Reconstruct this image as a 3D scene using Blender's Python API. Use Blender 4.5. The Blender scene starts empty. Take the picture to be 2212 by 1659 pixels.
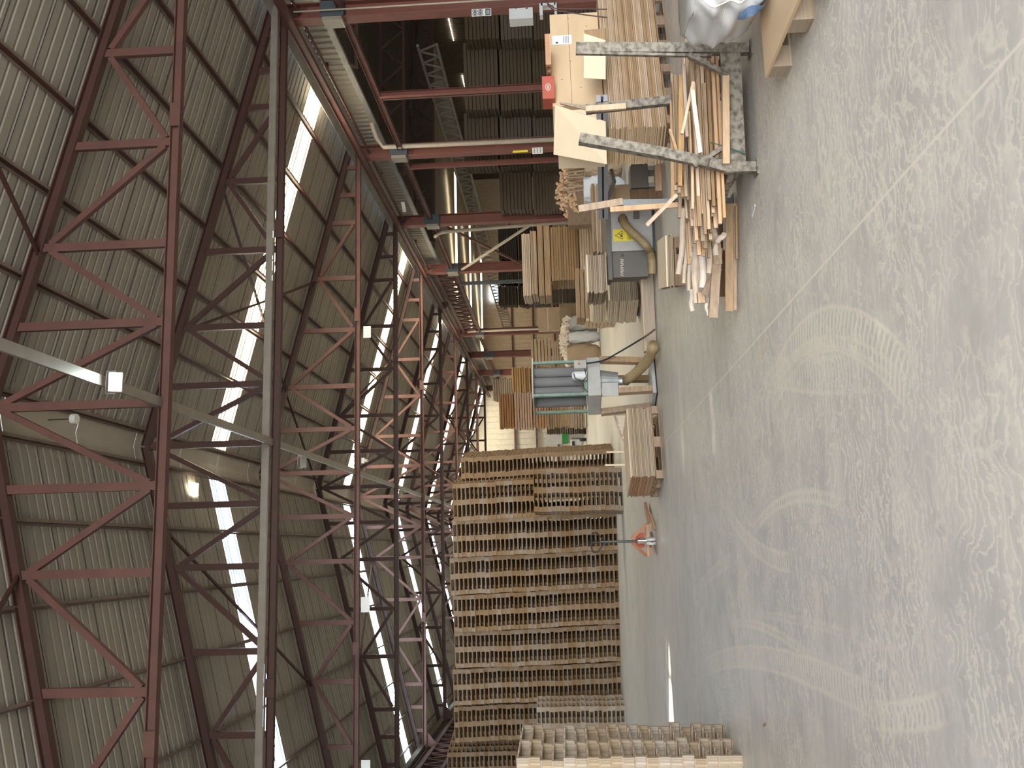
import bpy, math, random
from mathutils import Vector, Matrix
import numpy as np
rnd = random.Random(7)
S = bpy.context.scene
COL = S.collection

# ------------------------------------------------------------ camera
FPX = 2000.3
yaw, pitch, roll = (math.radians(a) for a in (10.2007, 3.2441, -2.0824))
_f = np.array([math.sin(yaw), math.cos(yaw), 0.]); _r = np.array([math.cos(yaw), -math.sin(yaw), 0.]); _z = np.array([0, 0, 1.])
CF = _f*math.cos(pitch)+_z*math.sin(pitch); _u = _z*math.cos(pitch)-_f*math.sin(pitch)
CR = _r*math.cos(roll)+_u*math.sin(roll); CD = -(_u*math.cos(roll)-_r*math.sin(roll))
CC = np.array([0., 0., 1.5])
cd = bpy.data.cameras.new('camera'); cam = bpy.data.objects.new('camera', cd); COL.objects.link(cam)
cd.sensor_fit = 'HORIZONTAL'; cd.sensor_width = 36; cd.lens = FPX/2212*36; cd.clip_end = 400
cam.matrix_world = Matrix(((CD[0], CR[0], -CF[0], CC[0]), (CD[1], CR[1], -CF[1], CC[1]), (CD[2], CR[2], -CF[2], CC[2]), (0, 0, 0, 1)))
S.camera = cam
def at(x, y, **k):
    """the point of the place seen at photo pixel x, y on the plane X=, Y= or Z="""
    d = CF+CD*(x-1106)/FPX+CR*((1659-y)-829.5)/FPX
    (a, v), = k.items(); i = 'XYZ'.index(a); t = (v-CC[i])/d[i]
    return Vector(CC+d*t)

# ------------------------------------------------------------ world, sun, light, exposure
S.view_settings.view_transform = 'Standard'; S.view_settings.look = 'None'
S.view_settings.gamma = 1; S.view_settings.use_curve_mapping = False
S.view_settings.exposure = 0.9
W = bpy.data.worlds.new('sky'); S.world = W; W.use_nodes = True
nt = W.node_tree; bg = nt.nodes['Background']; sk = nt.nodes.new('ShaderNodeTexSky')
sk.sky_type = 'NISHITA'; sk.sun_disc = False; sk.sun_elevation = math.radians(44); sk.sun_rotation = math.radians(5)
nt.links.new(sk.outputs[0], bg.inputs[0]); bg.inputs[1].default_value = 0.35
sd = bpy.data.lights.new('sun', 'SUN'); sd.energy = 9; sd.angle = math.radians(.6); sd.color = (1, .9, .72)
so = bpy.data.objects.new('sun', sd); COL.objects.link(so)
so.rotation_euler = Vector((-.12, -1, -1)).to_track_quat('-Z', 'Y').to_euler()
ad = bpy.data.lights.new('added_gable_fill', 'AREA'); ad.shape = 'RECTANGLE'; ad.size = 22; ad.size_y = 7.5; ad.energy = 2600; ad.color = (1, .975, .94)  # area lamp added at the unseen front end to fill the hall
ao = bpy.data.objects.new('added_gable_fill', ad); COL.objects.link(ao)
ao.location = (2.6, -9.8, 4.2); ao.rotation_euler = Vector((0, 1, -.12)).to_track_quat('-Z', 'Y').to_euler()
SKY_WARM, SKY_COOL = 17., 14.

# ------------------------------------------------------------ materials
def mk(name, base, rough=.7, metal=0., var=.15, scale=(3, 3, 3), objvar=0., dirt=None, bump=0., ramp=(.3, .7)):
    m = bpy.data.materials.new(name); m.use_nodes = True; n = m.node_tree; b = n.nodes['Principled BSDF']
    b.inputs['Roughness'].default_value = rough; b.inputs['Metallic'].default_value = metal
    tc = n.nodes.new('ShaderNodeTexCoord'); mp = n.nodes.new('ShaderNodeMapping'); mp.inputs['Scale'].default_value = scale
    n.links.new(tc.outputs['Object'], mp.inputs[0]); nz = n.nodes.new('ShaderNodeTexNoise'); nz.inputs['Scale'].default_value = 1; nz.inputs['Detail'].default_value = 4
    n.links.new(mp.outputs[0], nz.inputs['Vector'])
    r = n.nodes.new('ShaderNodeValToRGB'); c = Vector(base)
    r.color_ramp.elements[0].position, r.color_ramp.elements[1].position = ramp
    lo = c*(1-var) if dirt is None else Vector(dirt); hi = c*(1+var)
    r.color_ramp.elements[0].color = (*lo, 1); r.color_ramp.elements[1].color = (*hi, 1)
    n.links.new(nz.outputs[0], r.inputs[0]); out = r.outputs[0]
    if objvar:
        oi = n.nodes.new('ShaderNodeObjectInfo'); hs = n.nodes.new('ShaderNodeHueSaturation')
        mr = n.nodes.new('ShaderNodeMapRange'); mr.inputs[3].default_value = 1-objvar; mr.inputs[4].default_value = 1+objvar
        n.links.new(oi.outputs['Random'], mr.inputs[0]); n.links.new(mr.outputs[0], hs.inputs['Value'])
        mr2 = n.nodes.new('ShaderNodeMapRange'); mr2.inputs[3].default_value = 1.25; mr2.inputs[4].default_value = .75
        n.links.new(oi.outputs['Random'], mr2.inputs[0]); n.links.new(mr2.outputs[0], hs.inputs['Saturation'])
        n.links.new(out, hs.inputs['Color']); out = hs.outputs[0]
    n.links.new(out, b.inputs['Base Color'])
    if bump:
        bp = n.nodes.new('ShaderNodeBump'); bp.inputs['Strength'].default_value = bump; bp.inputs['Distance'].default_value = .02
        n.links.new(nz.outputs[0], bp.inputs['Height']); n.links.new(bp.outputs[0], b.inputs['Normal'])
    return m
def emit(name, col, st):
    m = bpy.data.materials.new(name); m.use_nodes = True; n = m.node_tree; b = n.nodes['Principled BSDF']
    b.inputs['Base Color'].default_value = (.8, .8, .8, 1); b.inputs['Emission Color'].default_value = (*col, 1); b.inputs['Emission Strength'].default_value = st
    return m
M = {}
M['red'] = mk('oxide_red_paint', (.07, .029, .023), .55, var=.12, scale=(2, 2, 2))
M['redlight'] = mk('paler_oxide_red_paint', (.118, .052, .042), .65, var=.15, scale=(2, 2, 2))
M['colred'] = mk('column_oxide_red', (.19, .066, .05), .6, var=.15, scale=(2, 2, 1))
M['purlin'] = mk('dusty_red_purlin', (.20, .145, .11), .6, var=.15)
M['roof'] = mk('roof_sheet', (.31, .275, .228), .6, var=.07, scale=(1.2, .5, 1))
M['ridge'] = mk('ridge_cap_metal', (.45, .40, .33), .55, var=.06)
M['seam'] = mk('sheet_lap_shadow', (.05, .045, .04), .9)
M['galv'] = mk('galvanised_steel', (.42, .43, .43), .4, .6, var=.12, scale=(6, 6, 6))
M['gutter'] = mk('gutter_metal', (.38, .37, .34), .5, .2, var=.1)
M['tray'] = mk('cable_tray_metal', (.30, .265, .23), .5, .3, var=.1)
M['wallsheet'] = mk('wall_sheet', (.55, .51, .45), .6, var=.08)
M['wallwarm'] = mk('wall_sheet_cream', (.62, .50, .38), .6, var=.08)
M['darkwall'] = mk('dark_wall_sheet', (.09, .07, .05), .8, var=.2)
M['pipe'] = mk('beige_plastic_pipe', (.50, .42, .34), .5, var=.08)
M['white'] = mk('white_painted_metal', (.62, .61, .60), .5, var=.04)
M['paper'] = mk('white_paper', (.80, .78, .74), .8, var=.03)
M['ink'] = mk('dark_ink', (.05, .06, .08), .8)
M['bluebox'] = mk('blue_grey_guard', (.055, .07, .085), .6, var=.1)
M['black'] = mk('black_paint', (.02, .02, .022), .5)
M['wood'] = mk('pale_timber', (.55, .355, .20), .75, var=.16, scale=(4, 40, 40), objvar=.18)
M['woodv'] = mk('weathered_timber', (.35, .235, .14), .8, var=.22, scale=(3, 30, 30), objvar=.18)
M['pallet'] = mk('pallet_wood', (.325, .215, .13), .8, var=.2, scale=(5, 22, 30), objvar=.12)
M['lamv'] = mk('laminated_block', (.36, .275, .19), .8, var=.35, scale=(60, 60, 2), objvar=.08)
M['palletdark'] = mk('old_pallet_wood', (.22, .14, .085), .8, var=.22, scale=(5, 22, 30), objvar=.12)
M['palletpale'] = mk('new_pallet_wood', (.42, .32, .235), .8, var=.14, scale=(5, 22, 30), objvar=.1)
M['ply'] = mk('plywood', (.38, .25, .145), .7, var=.2, scale=(2, 2, 90), objvar=.32)
M['plygrey'] = mk('grey_plywood', (.34, .25, .165), .7, var=.18, scale=(2, 2, 70), objvar=.25)
M['plyred'] = mk('reddish_plywood', (.50, .27, .15), .7, var=.18, scale=(2, 2, 40), objvar=.2)
M['plyend'] = mk('orange_plywood_ends', (.56, .33, .19), .75, var=.15, scale=(2, 2, 90), objvar=.15)
M['plyface'] = mk('plywood_face', (.64, .455, .275), .6, var=.07, scale=(1.2, 5, 5))
M['plybright'] = mk('pale_plywood_face', (.78, .62, .42), .6, var=.05, scale=(2, 2, 2))
M['log'] = mk('peeled_log', (.78, .64, .50), .75, var=.14, scale=(8, 2, 8), objvar=.14)
M['rackpaint'] = mk('worn_grey_paint', (.26, .225, .175), .75, .05, var=.1, scale=(24, 24, 24), dirt=(.10, .078, .06), ramp=(.33, .60))
M['bag'] = mk('woven_white_plastic', (.68, .67, .65), .7, var=.05, scale=(4, 4, 4), bump=.5)
M['strap'] = mk('blue_strap', (.14, .22, .36), .7, var=.15, scale=(40, 40, 40))
M['machgrey'] = mk('machine_grey_paint', (.45, .43, .40), .55, .0, var=.08, dirt=(.35, .33, .30))
M['machdark'] = mk('machine_dark_grey', (.135, .12, .10), .6, .0, var=.08)
M['rail'] = mk('anodised_profile', (.36, .35, .38), .45, .3, var=.08)
M['hose'] = mk('ochre_hose', (.36, .26, .13), .5, var=.12, scale=(20, 20, 20))
M['filter'] = mk('grey_filter_cloth', (.17, .165, .16), .95, var=.12, scale=(8, 8, 3))
M['green'] = mk('green_frame_paint', (.20, .27, .21), .5, var=.25, scale=(5, 5, 5))
M['brightgreen'] = mk('bright_green_paint', (.03, .30, .07), .5)
M['steel'] = mk('dark_bare_steel', (.14, .14, .14), .35, .8, var=.2)
M['chrome'] = mk('bright_steel', (.75, .75, .75), .15, 1.)
M['yellow'] = mk('yellow_sign', (.80, .62, .02), .5, var=.03)
M['orange'] = mk('orange_carton', (.42, .09, .055), .6, var=.08)
M['redwood'] = mk('orange_brown_steel', (.42, .17, .08), .35, .2, var=.1)
M['card'] = mk('cardboard', (.42, .29, .18), .8, var=.08)
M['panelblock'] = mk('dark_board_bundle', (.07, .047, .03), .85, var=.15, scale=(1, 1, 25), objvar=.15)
M['plastic'] = mk('clear_wrap', (.45, .43, .40), .25, var=.15)
M['wax'] = mk('blue_slits', (.3, .3, .3), .5)
M['rope'] = mk('green_twine', (.06, .12, .09), .8)
M['lampglass'] = emit('floodlight_glass', (.85, 1, .98), 60)
M['bulb'] = emit('lit_gap', (1, .9, .7), 8)
M['skyglow'] = emit('bright_window', (.55, .78, 1), 4)

def skylight_mat(name, a, b, st):
    m = bpy.data.materials.new(name); m.use_nodes = True; n = m.node_tree; bs = n.nodes['Principled BSDF']
    bs.inputs['Base Color'].default_value = (.7, .7, .65, 1)
    tc = n.nodes.new('ShaderNodeTexCoord'); w = n.nodes.new('ShaderNodeTexWave'); w.wave_type = 'BANDS'; w.bands_direction = 'Y'
    w.inputs['Scale'].default_value = 1.5; w.inputs['Distortion'].default_value = .3
    n.links.new(tc.outputs['Object'], w.inputs['Vector'])
    r = n.nodes.new('ShaderNodeValToRGB'); r.color_ramp.elements[0].position = .36; r.color_ramp.elements[1].position = .55
    r.color_ramp.elements[0].color = (*a, 1); r.color_ramp.elements[1].color = (*b, 1)
    n.links.new(w.outputs[0], r.inputs[0]); n.links.new(r.outputs[0], bs.inputs['Emission Color']); bs.inputs['Emission Strength'].default_value = st
    return m
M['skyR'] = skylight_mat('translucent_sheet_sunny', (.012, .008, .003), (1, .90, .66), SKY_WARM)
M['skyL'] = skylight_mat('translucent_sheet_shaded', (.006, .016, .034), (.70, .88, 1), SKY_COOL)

def floor_mat():
    m = bpy.data.materials.new('dusty_concrete'); m.use_nodes = True; n = m.node_tree; L = n.links; b = n.nodes['Principled BSDF']
    def nd(t, **k):
        x = n.nodes.new(t)
        for a, v in k.items(): setattr(x, a, v)
        return x
    def math_(op, a, bb=None):
        x = nd('ShaderNodeMath', operation=op)
        for i, v in enumerate((a, bb)):
            if v is None: continue
            if isinstance(v, (int, float)): x.inputs[i].default_value = v
            else: L.new(v, x.inputs[i])
        return x.outputs[0]
    tc = nd('ShaderNodeTexCoord'); P = tc.outputs['Object']
    def noise(scale, detail=5, rough=.55, stretch=(1, 1, 1), rot=0, dist=0):
        mp = nd('ShaderNodeMapping'); mp.inputs['Scale'].default_value = stretch; mp.inputs['Rotation'].default_value[2] = rot; L.new(P, mp.inputs[0])
        z = nd('ShaderNodeTexNoise'); z.inputs['Scale'].default_value = scale; z.inputs['Detail'].default_value = detail; z.inputs['Roughness'].default_value = rough; z.inputs['Distortion'].default_value = dist
        L.new(mp.outputs[0], z.inputs['Vector']); return z.outputs[0]
    def smooth(v, lo, hi, o0=0., o1=1.):
        x = nd('ShaderNodeMapRange', interpolation_type='SMOOTHSTEP'); L.new(v, x.inputs[0])
        x.inputs[1].default_value = lo; x.inputs[2].default_value = hi; x.inputs[3].default_value = o0; x.inputs[4].default_value = o1; return x.outputs[0]
    big = noise(.45, 4); mid = noise(2.2, 6, .65, dist=.6); streak = noise(2.4, 6, .65, (.35, 1.6, 1), .3, 1.2); fine = noise(14, 4, .7, dist=1.0)
    # crackled dust lines
    vo = nd('ShaderNodeTexVoronoi', feature='DISTANCE_TO_EDGE'); vo.inputs['Scale'].default_value = 5.5
    wv = nd('ShaderNodeTexNoise'); wv.inputs['Scale'].default_value = 5; wv.inputs['Detail'].default_value = 3; L.new(P, wv.inputs['Vector'])
    vm = nd('ShaderNodeVectorMath', operation='MULTIPLY_ADD'); L.new(wv.outputs['Color'], vm.inputs[0]); vm.inputs[1].default_value = (.35, .35, 0); L.new(P, vm.inputs[2])
    vmp = nd('ShaderNodeMapping'); vmp.inputs['Scale'].default_value = (.8, 2.2, 1); vmp.inputs['Rotation'].default_value[2] = -.25; L.new(vm.outputs[0], vmp.inputs[0]); L.new(vmp.outputs[0], vo.inputs['Vector'])
    crack = smooth(vo.outputs['Distance'], .0, .11, 1, 0)
    cmask = smooth(noise(.8, 4), .42, .62)
    dust = math_('MULTIPLY', crack, cmask)
    # fine tread combing
    sx = nd('ShaderNodeSeparateXYZ'); L.new(P, sx.inputs[0]); X, Y = sx.outputs[0], sx.outputs[1]
    treads = None
    for (cx, cy, R, w, N, a0, a1) in FLOOR_ARCS:
        dx = math_('SUBTRACT', X, cx); dy = math_('SUBTRACT', Y, cy)
        rr = math_('SQRT', math_('ADD', math_('MULTIPLY', dx, dx), math_('MULTIPLY', dy, dy)))
        dd = math_('ABSOLUTE', math_('SUBTRACT', rr, R))
        dd2 = math_('ADD', dd, math_('MULTIPLY', math_('SUBTRACT', fine, .5), .05))
        band = smooth(dd2, w*.42, w*.5, 1, 0)
        an = math_('ARCTAN2', dy, dx)
        inr = math_('MULTIPLY', smooth(an, a0, a0+.12), smooth(an, a1-.12, a1, 1, 0))
        bars = smooth(math_('SINE', math_('ADD', math_('MULTIPLY', an, N), math_('MULTIPLY', dd, 30))), -.1, .7)
        rim = smooth(math_('ABSOLUTE', math_('SUBTRACT', dd2, w*.5)), .0, .025, .9, 0)
        t = math_('MULTIPLY', inr, math_('MAXIMUM', math_('MULTIPLY', band, bars), rim))
        treads = t if treads is None else math_('MAXIMUM', treads, t)
    # joint in the slab
    jt = smooth(math_('ABSOLUTE', math_('SUBTRACT', X, 1.56)), .004, .011, 1, 0)
    v = math_('ADD', math_('MULTIPLY', big, .5), math_('ADD', math_('MULTIPLY', mid, .55), math_('MULTIPLY', streak, .6)))
    v = math_('ADD', v, math_('MULTIPLY', fine, .25))            # ~0.95 mean
    base = smooth(v, .72, 1.2)
    r = nd('ShaderNodeValToRGB'); L.new(base, r.inputs[0])
    e = r.color_ramp.elements; e[0].color = (.49, .465, .42, 1); e[1].color = (.68, .63, .55, 1)
    x = r.color_ramp.elements.new(.5); x.color = (.58, .545, .49, 1)
    def mix(fac, a, colr):
        q = nd('ShaderNodeMix', data_type='RGBA'); L.new(fac, q.inputs[0]); L.new(a, q.inputs[6]); q.inputs[7].default_value = (*colr, 1); return q.outputs[2]
    c = mix(math_('MULTIPLY', dust, .7), r.outputs[0], (.78, .71, .60))
    c = mix(math_('MULTIPLY', treads, smooth(mid, .25, .55, .35, .85)), c, (.80, .72, .59))
    wob = math_('MULTIPLY', math_('SUBTRACT', mid, .5), .55); wob = math_('ADD', wob, math_('MULTIPLY', math_('SUBTRACT', wv.outputs[0], .5), .22))
    gb = smooth(math_('SINE', math_('MULTIPLY', math_('ADD', Y, math_('ADD', wob, math_('MULTIPLY', math_('SINE', math_('MULTIPLY', X, 9)), .012))), 92)), .35, .95)
    gm = math_('MULTIPLY', smooth(noise(.55, 4), .36, .5), smooth(mid, .32, .5)); gm = math_('MULTIPLY', gm, smooth(Y, 10, 14, 1, 0))
    c = mix(math_('MULTIPLY', math_('MULTIPLY', gb, gm), .75), c, (.79, .725, .61))
    far = smooth(Y, 9, 15)
    farmix = math_('MULTIPLY', far, smooth(streak, .3, .65)); c = mix(math_('MULTIPLY', farmix, .6), c, (.66, .56, .45))
    saw = smooth(noise(.9, 4, .6, (1, .5, 1)), .62, .75)
    c = mix(math_('MULTIPLY', saw, .7), c, (.74, .63, .44))
    c = mix(math_('MULTIPLY', jt, .8), c, (.82, .74, .62))
    L.new(c, b.inputs['Base Color']); b.inputs['Roughness'].default_value = .48
    bp = nd('ShaderNodeBump'); bp.inputs['Strength'].default_value = .25; bp.inputs['Distance'].default_value = .01
    L.new(v, bp.inputs['Height']); L.new(bp.outputs[0], b.inputs['Normal'])
    return m
# curved tyre tracks on the floor: centre, radius, width, bars per radian, start and end angle
FLOOR_ARCS = [(x, y, R, w, 96.7*R/max(1, 1), a, b) for x, y, R, w, a, b in ((-1.48, 5.74, 2.72, .24, -.7, .4), (-2.39, 5.95, 3.58, .06, -.55, .2), (21.58, 1.73, 20.95, .2, 2.84, 3.05),
              (-5.59, 6.29, 5.89, .06, -.22, .3), (-32.71, 15.62, 35.72, .34, -.36, -.28), (6.42, 6.59, 6.55, .12, 2.7, 3.6), (-29.75, 5.39, 28.95, .17, -.07, .25), (4.27, 5.53, 5.16, .12, -3.1, -2.8),
              (-13.84, 7.58, 13.19, .05, -.15, .15), (-29.57, 5.8, 29.6, .10, .06, .22), (-40.33, 5.58, 39.83, .04, -.05, .1))]
M['floor'] = floor_mat()
M['skyN'] = skylight_mat('added_storage_glow', (.045, .032, .012), (1, .86, .6), 3.5)

# ------------------------------------------------------------ mesh helpers
BOXF = ((0, 1, 3, 2), (4, 6, 7, 5), (0, 4, 5, 1), (2, 3, 7, 6), (0, 2, 6, 4), (1, 5, 7, 3))
class MB:
    def __init__(s): s.v = []; s.f = []
    def hexa(s, pts):
        o = len(s.v); s.v += [tuple(p) for p in pts]; s.f += [tuple(o+i for i in q) for q in BOXF]; return s
    def box(s, cx, cy, cz, sx, sy, sz, rz=0, rx=0, ry=0):
        m = Matrix.Rotation(rz, 3, 'Z') @ Matrix.Rotation(ry, 3, 'Y') @ Matrix.Rotation(rx, 3, 'X')
        c = Vector((cx, cy, cz)); return s.hexa([c+m @ Vector((a*sx/2, b*sy/2, d*sz/2)) for a in (-1, 1) for b in (-1, 1) for d in (-1, 1)])
    def bar(s, p, q, w, h, up=(0, 0, 1)):
        p, q = Vector(p), Vector(q); t = (q-p).normalized(); u = Vector(up)
        if abs(t.dot(u)) > .98: u = Vector((0, 1, 0))
        a = t.cross(u).normalized(); b = a.cross(t).normalized()
        return s.hexa([c+a*i*w/2+b*j*h/2 for c in (p, q) for i in (-1, 1) for j in (-1, 1)])
    def ibeam(s, p, q, w, h, tf=.02, tw=.015, up=(0, 0, 1)):
        """I section: flanges w wide, h deep along up"""
        p, q = Vector(p), Vector(q); t = (q-p).normalized(); u = Vector(up); a = t.cross(u).normalized(); b = a.cross(t).normalized()
        for k in (-1, 1): s.bar(p+b*k*(h-tf)/2, q+b*k*(h-tf)/2, w, tf, up)
        return s.bar(p, q, tw, h-2*tf, up)
    def tube(s, pts, r, n=10, cap=True, r2=None):
        pts = [Vector(p) for p in pts]; o = len(s.v); L = len(pts)
        d0 = None
        for i, p in enumerate(pts):
            t = (pts[min(i+1, L-1)]-pts[max(i-1, 0)]).normalized()
            if d0 is None:
                d0 = t.orthogonal().normalized()
            a = (d0-t*d0.dot(t)).normalized(); d0 = a; b = t.cross(a)
            rr = r if r2 is None else r+(r2-r)*i/(L-1)
            for k in range(n):
                g = 2*math.pi*k/n; s.v.append(tuple(p+a*math.cos(g)*rr+b*math.sin(g)*rr))
        for i in range(L-1):
            for k in range(n):
                s.f.append((o+i*n+k, o+i*n+(k+1) % n, o+(i+1)*n+(k+1) % n, o+(i+1)*n+k))
        if cap: s.f.append(tuple(o+k for k in range(n))[::-1]); s.f.append(tuple(o+(L-1)*n+k for k in range(n)))
        return s
    def poly_prism(s, pts, d):
        """closed polygon pts (3D) extruded by vector d"""
        o = len(s.v); n = len(pts); d = Vector(d)
        s.v += [tuple(Vector(p)) for p in pts]+[tuple(Vector(p)+d) for p in pts]
        s.f.append(tuple(range(o, o+n))[::-1]); s.f.append(tuple(range(o+n, o+2*n)))
        for i in range(n): j = (i+1) % n; s.f.append((o+i, o+j, o+n+j, o+n+i))
        return s
    def grid(s, fn, nu, nv):
        o = len(s.v)
        for i in range(nu+1):
            for j in range(nv+1): s.v.append(tuple(fn(i/nu, j/nv)))
        for i in range(nu):
            for j in range(nv): a = o+i*(nv+1)+j; s.f.append((a, a+nv+1, a+nv+2, a+1))
        return s
    def mesh(s, name, mat, smooth=False):
        me = bpy.data.meshes.new(name); me.from_pydata(s.v, [], s.f); me.materials.append(M[mat] if isinstance(mat, str) else mat)
        if smooth: me.polygons.foreach_set('use_smooth', [True]*len(me.polygons))
        me.validate(); me.update(); return me
    def build(s, name, mat, parent=None, smooth=False, label=None, bevel=0, loc=None, rotz=0):
        o = bpy.data.objects.new(name, s.mesh(name, mat, smooth)); COL.objects.link(o)
        if parent: o.parent = parent
        if loc is not None: o.location = loc
        if rotz: o.rotation_euler.z = rotz
        if label: o['label'] = label
        if bevel:
            b = o.modifiers.new('bevel', 'BEVEL'); b.width = bevel; b.segments = 2
        return o
def B(*a, **k): return MB().box(*a, **k)
def tag(o, label, cat, group=None, kind=None):
    o['label'] = label; o['category'] = cat
    if group: o['group'] = group
    if kind: o['kind'] = kind
    return o
def thing(name, label, cat, loc=(0, 0, 0), rotz=0, group=None):
    o = bpy.data.objects.new(name, None); COL.objects.link(o); o.location = loc; o.rotation_euler.z = rotz; o.empty_display_size = .1
    return tag(o, label, cat, group)
def struct(o): o['kind'] = 'structure'; return o
def copy_tree(o, parent=None):
    c = o.copy(); COL.objects.link(c)
    if parent: c.parent = parent
    for ch in list(o.children): copy_tree(ch, c)
    return c
ORD = ['', 'first', 'second', 'third', 'fourth', 'fifth', 'sixth', 'seventh', 'eighth', 'ninth', 'tenth', 'eleventh', 'twelfth', 'thirteenth', 'fourteenth', 'fifteenth', 'sixteenth', 'seventeenth', 'eighteenth', 'nineteenth', 'twentieth']
def ordw(k):
    if k <= 20: return ORD[k]
    t = {2: 'twenty', 3: 'thirty', 4: 'forty'}[k//10]
    return t+'-'+ORD[k % 10] if k % 10 else {2: 'twentieth', 3: 'thirtieth', 4: 'fortieth'}[k//10]

# ------------------------------------------------------------ the hall
XR, ZR, SL, HALF = 2.65, 11.49, .2528, 11.3        # ridge, slope, half span (to the ends of the chords)
YT = [15.27, 21.34, 29.79, 36.65, 43.42, 50.13, 57.0, 63.8, 70.6, 77.5]
YEND = 81.0; Y0 = -10.0; XE = XR+HALF; XW = XR-HALF; ZC = 8.25
def roofz(x): return ZR-SL*abs(x-XR)
struct(B(12, 36, -.1, 46, 96, .2).build('floor', 'floor'))

def corrugated(x0, x1, ya, yb, zfn, pitch=.27, d=.042, thick=.0):
    """sheet with ribs running across the hall, profile along Y"""
    mb = MB(); prof = []
    n = max(1, int(round((yb-ya)/pitch))); p = (yb-ya)/n
    for i in range(n):
        y = ya+i*p; prof += [(y, 0), (y+p*.70, 0), (y+p*.78, d), (y+p*.92, d)]
    prof.append((yb, 0))
    for k, (y, dz) in enumerate(prof):
        mb.v.append((x0, y, zfn(x0)+dz)); mb.v.append((x1, y, zfn(x1)+dz))
        if k: a = 2*(k-1); mb.f.append((a, a+1, a+3, a+2))
    return mb
SKY = [(25.6, 26.75), (41.3, 42.5), (53.8, 55.0), (66.0, 67.2), (77.9, 79.1)]
PUR = .12
rz = lambda x: roofz(x)+PUR+.10
segs = []; y = Y0
for a, b in SKY: segs.append((y, a)); y = b
segs.append((y, YEND))
for side, (xa, xb) in (('right', (XR+.42, XE+.35)), ('left', (XR-.42, XW-.35))):
    mb = MB()
    for a, b in segs:
        c = corrugated(xa, xb, a, b, rz); o = len(mb.v); mb.v += c.v; mb.f += [tuple(o+i for i in f) for f in c.f]
    struct(mb.build('ceiling', 'roof'))
    mb = MB()
    for a, b in segs:
        yy = a+1.0
        while yy < b-.3: mb.bar((xa, yy, rz(xa)-.004), (xb, yy, rz(xb)-.004), .014, .006); yy += 1.0
    struct(mb.build('ceiling', 'seam'))
mb = MB()                                           # folded ridge cap
for sg in (-1, 1):
    yy = Y0
    while yy < YEND:
        ye = min(yy+2.6, YEND)
        mb.hexa([Vector((XR+sg*xx, y_, rz(XR+sg*xx)-.0+zz+(.02 if xx else .0))) for xx in (0, .62) for y_ in (yy, ye-.012) for zz in (0, .006)]); yy = ye
struct(mb.build('trim_1', 'ridge'))
wn = 0
for i, (a, b) in enumerate(SKY):
    for side, sg in (('R', 1), ('L', -1)):
        wn += 1; x0 = XR+sg*.42; x1 = XR+sg*(HALF+.3)
        if i == 0 and sg < 0:                       # wedge openings added in this sheet to shape the sun patch on the floor
            mb = MB(); z3 = lambda x: rz(x)+.01
            for (p, q) in ((x0, -.2), (-4.6, x1)):
                t = corrugated(p, q, a, b, rz); o = len(mb.v); mb.v += t.v; mb.f += [tuple(o+i_ for i_ in f) for f in t.f]
            m_ = (a+b)/2+.12
            for quad in (((-.2, a), (-.2, m_), (-2.1, a+.06), (-2.1, a)), ((-.2, m_), (-.2, b), (-2.1, b), (-2.1, b-.08)), ((-.9, m_-.03), (-.9, m_+.05), (-4.6, m_+.16), (-4.6, m_+.08))):
                k = len(mb.v); mb.v += [(x, y, z3(x)) for x, y in quad]; mb.f.append((k, k+1, k+2, k+3))
            mb.build('window_%d' % wn, 'skyL')['kind'] = 'structure'
        else:
            struct(corrugated(x0, x1, a, b, rz).build('window_%d' % wn, 'sky'+side))
# walls
def ribwall(name, p, q, z0, z1, mat, pitch=.3, d=.03, step=None):
    p, q = Vector(p), Vector(q); t = (q-p); L = t.length; t.normalize(); nn = Vector((-t.y, t.x)); mb = MB(); k = int(L/pitch); pr = []
    for i in range(k): s_ = i*L/k; pr += [(s_, 0), (s_+L/k*.8, 0), (s_+L/k*.84, d), (s_+L/k*.96, d)]
    pr.append((L, 0))
    for j, (s_, o_) in enumerate(pr):
        c = p+t*s_+nn*o_; mb.v.append((c.x, c.y, z0)); mb.v.append((c.x, c.y, z1))
        if j: a = 2*(j-1); mb.f.append((a, a+1, a+3, a+2))
    return struct(mb.build(name, mat))
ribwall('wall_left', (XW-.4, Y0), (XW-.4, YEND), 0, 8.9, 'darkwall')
mb = ribwall('wall_back', (XW-.4, YEND), (XE+.3, YEND), 0, 8.6, 'wallsheet', .5)
mb = MB(); mb.poly_prism([(XW-.4, YEND, 8.6), (XE+.35, YEND, 8.6), (XR, YEND, rz(XR)+.1)], (0, .05, 0)); struct(mb.build('wall_back', 'wallsheet'))
mb = MB()
for z in (2.2, 4.1, 6.0): mb.box((XW+XE)/2, YEND-.12, z, XE-XW, .12, .16)
struct(mb.build('trim_2', 'redlight'))

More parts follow.
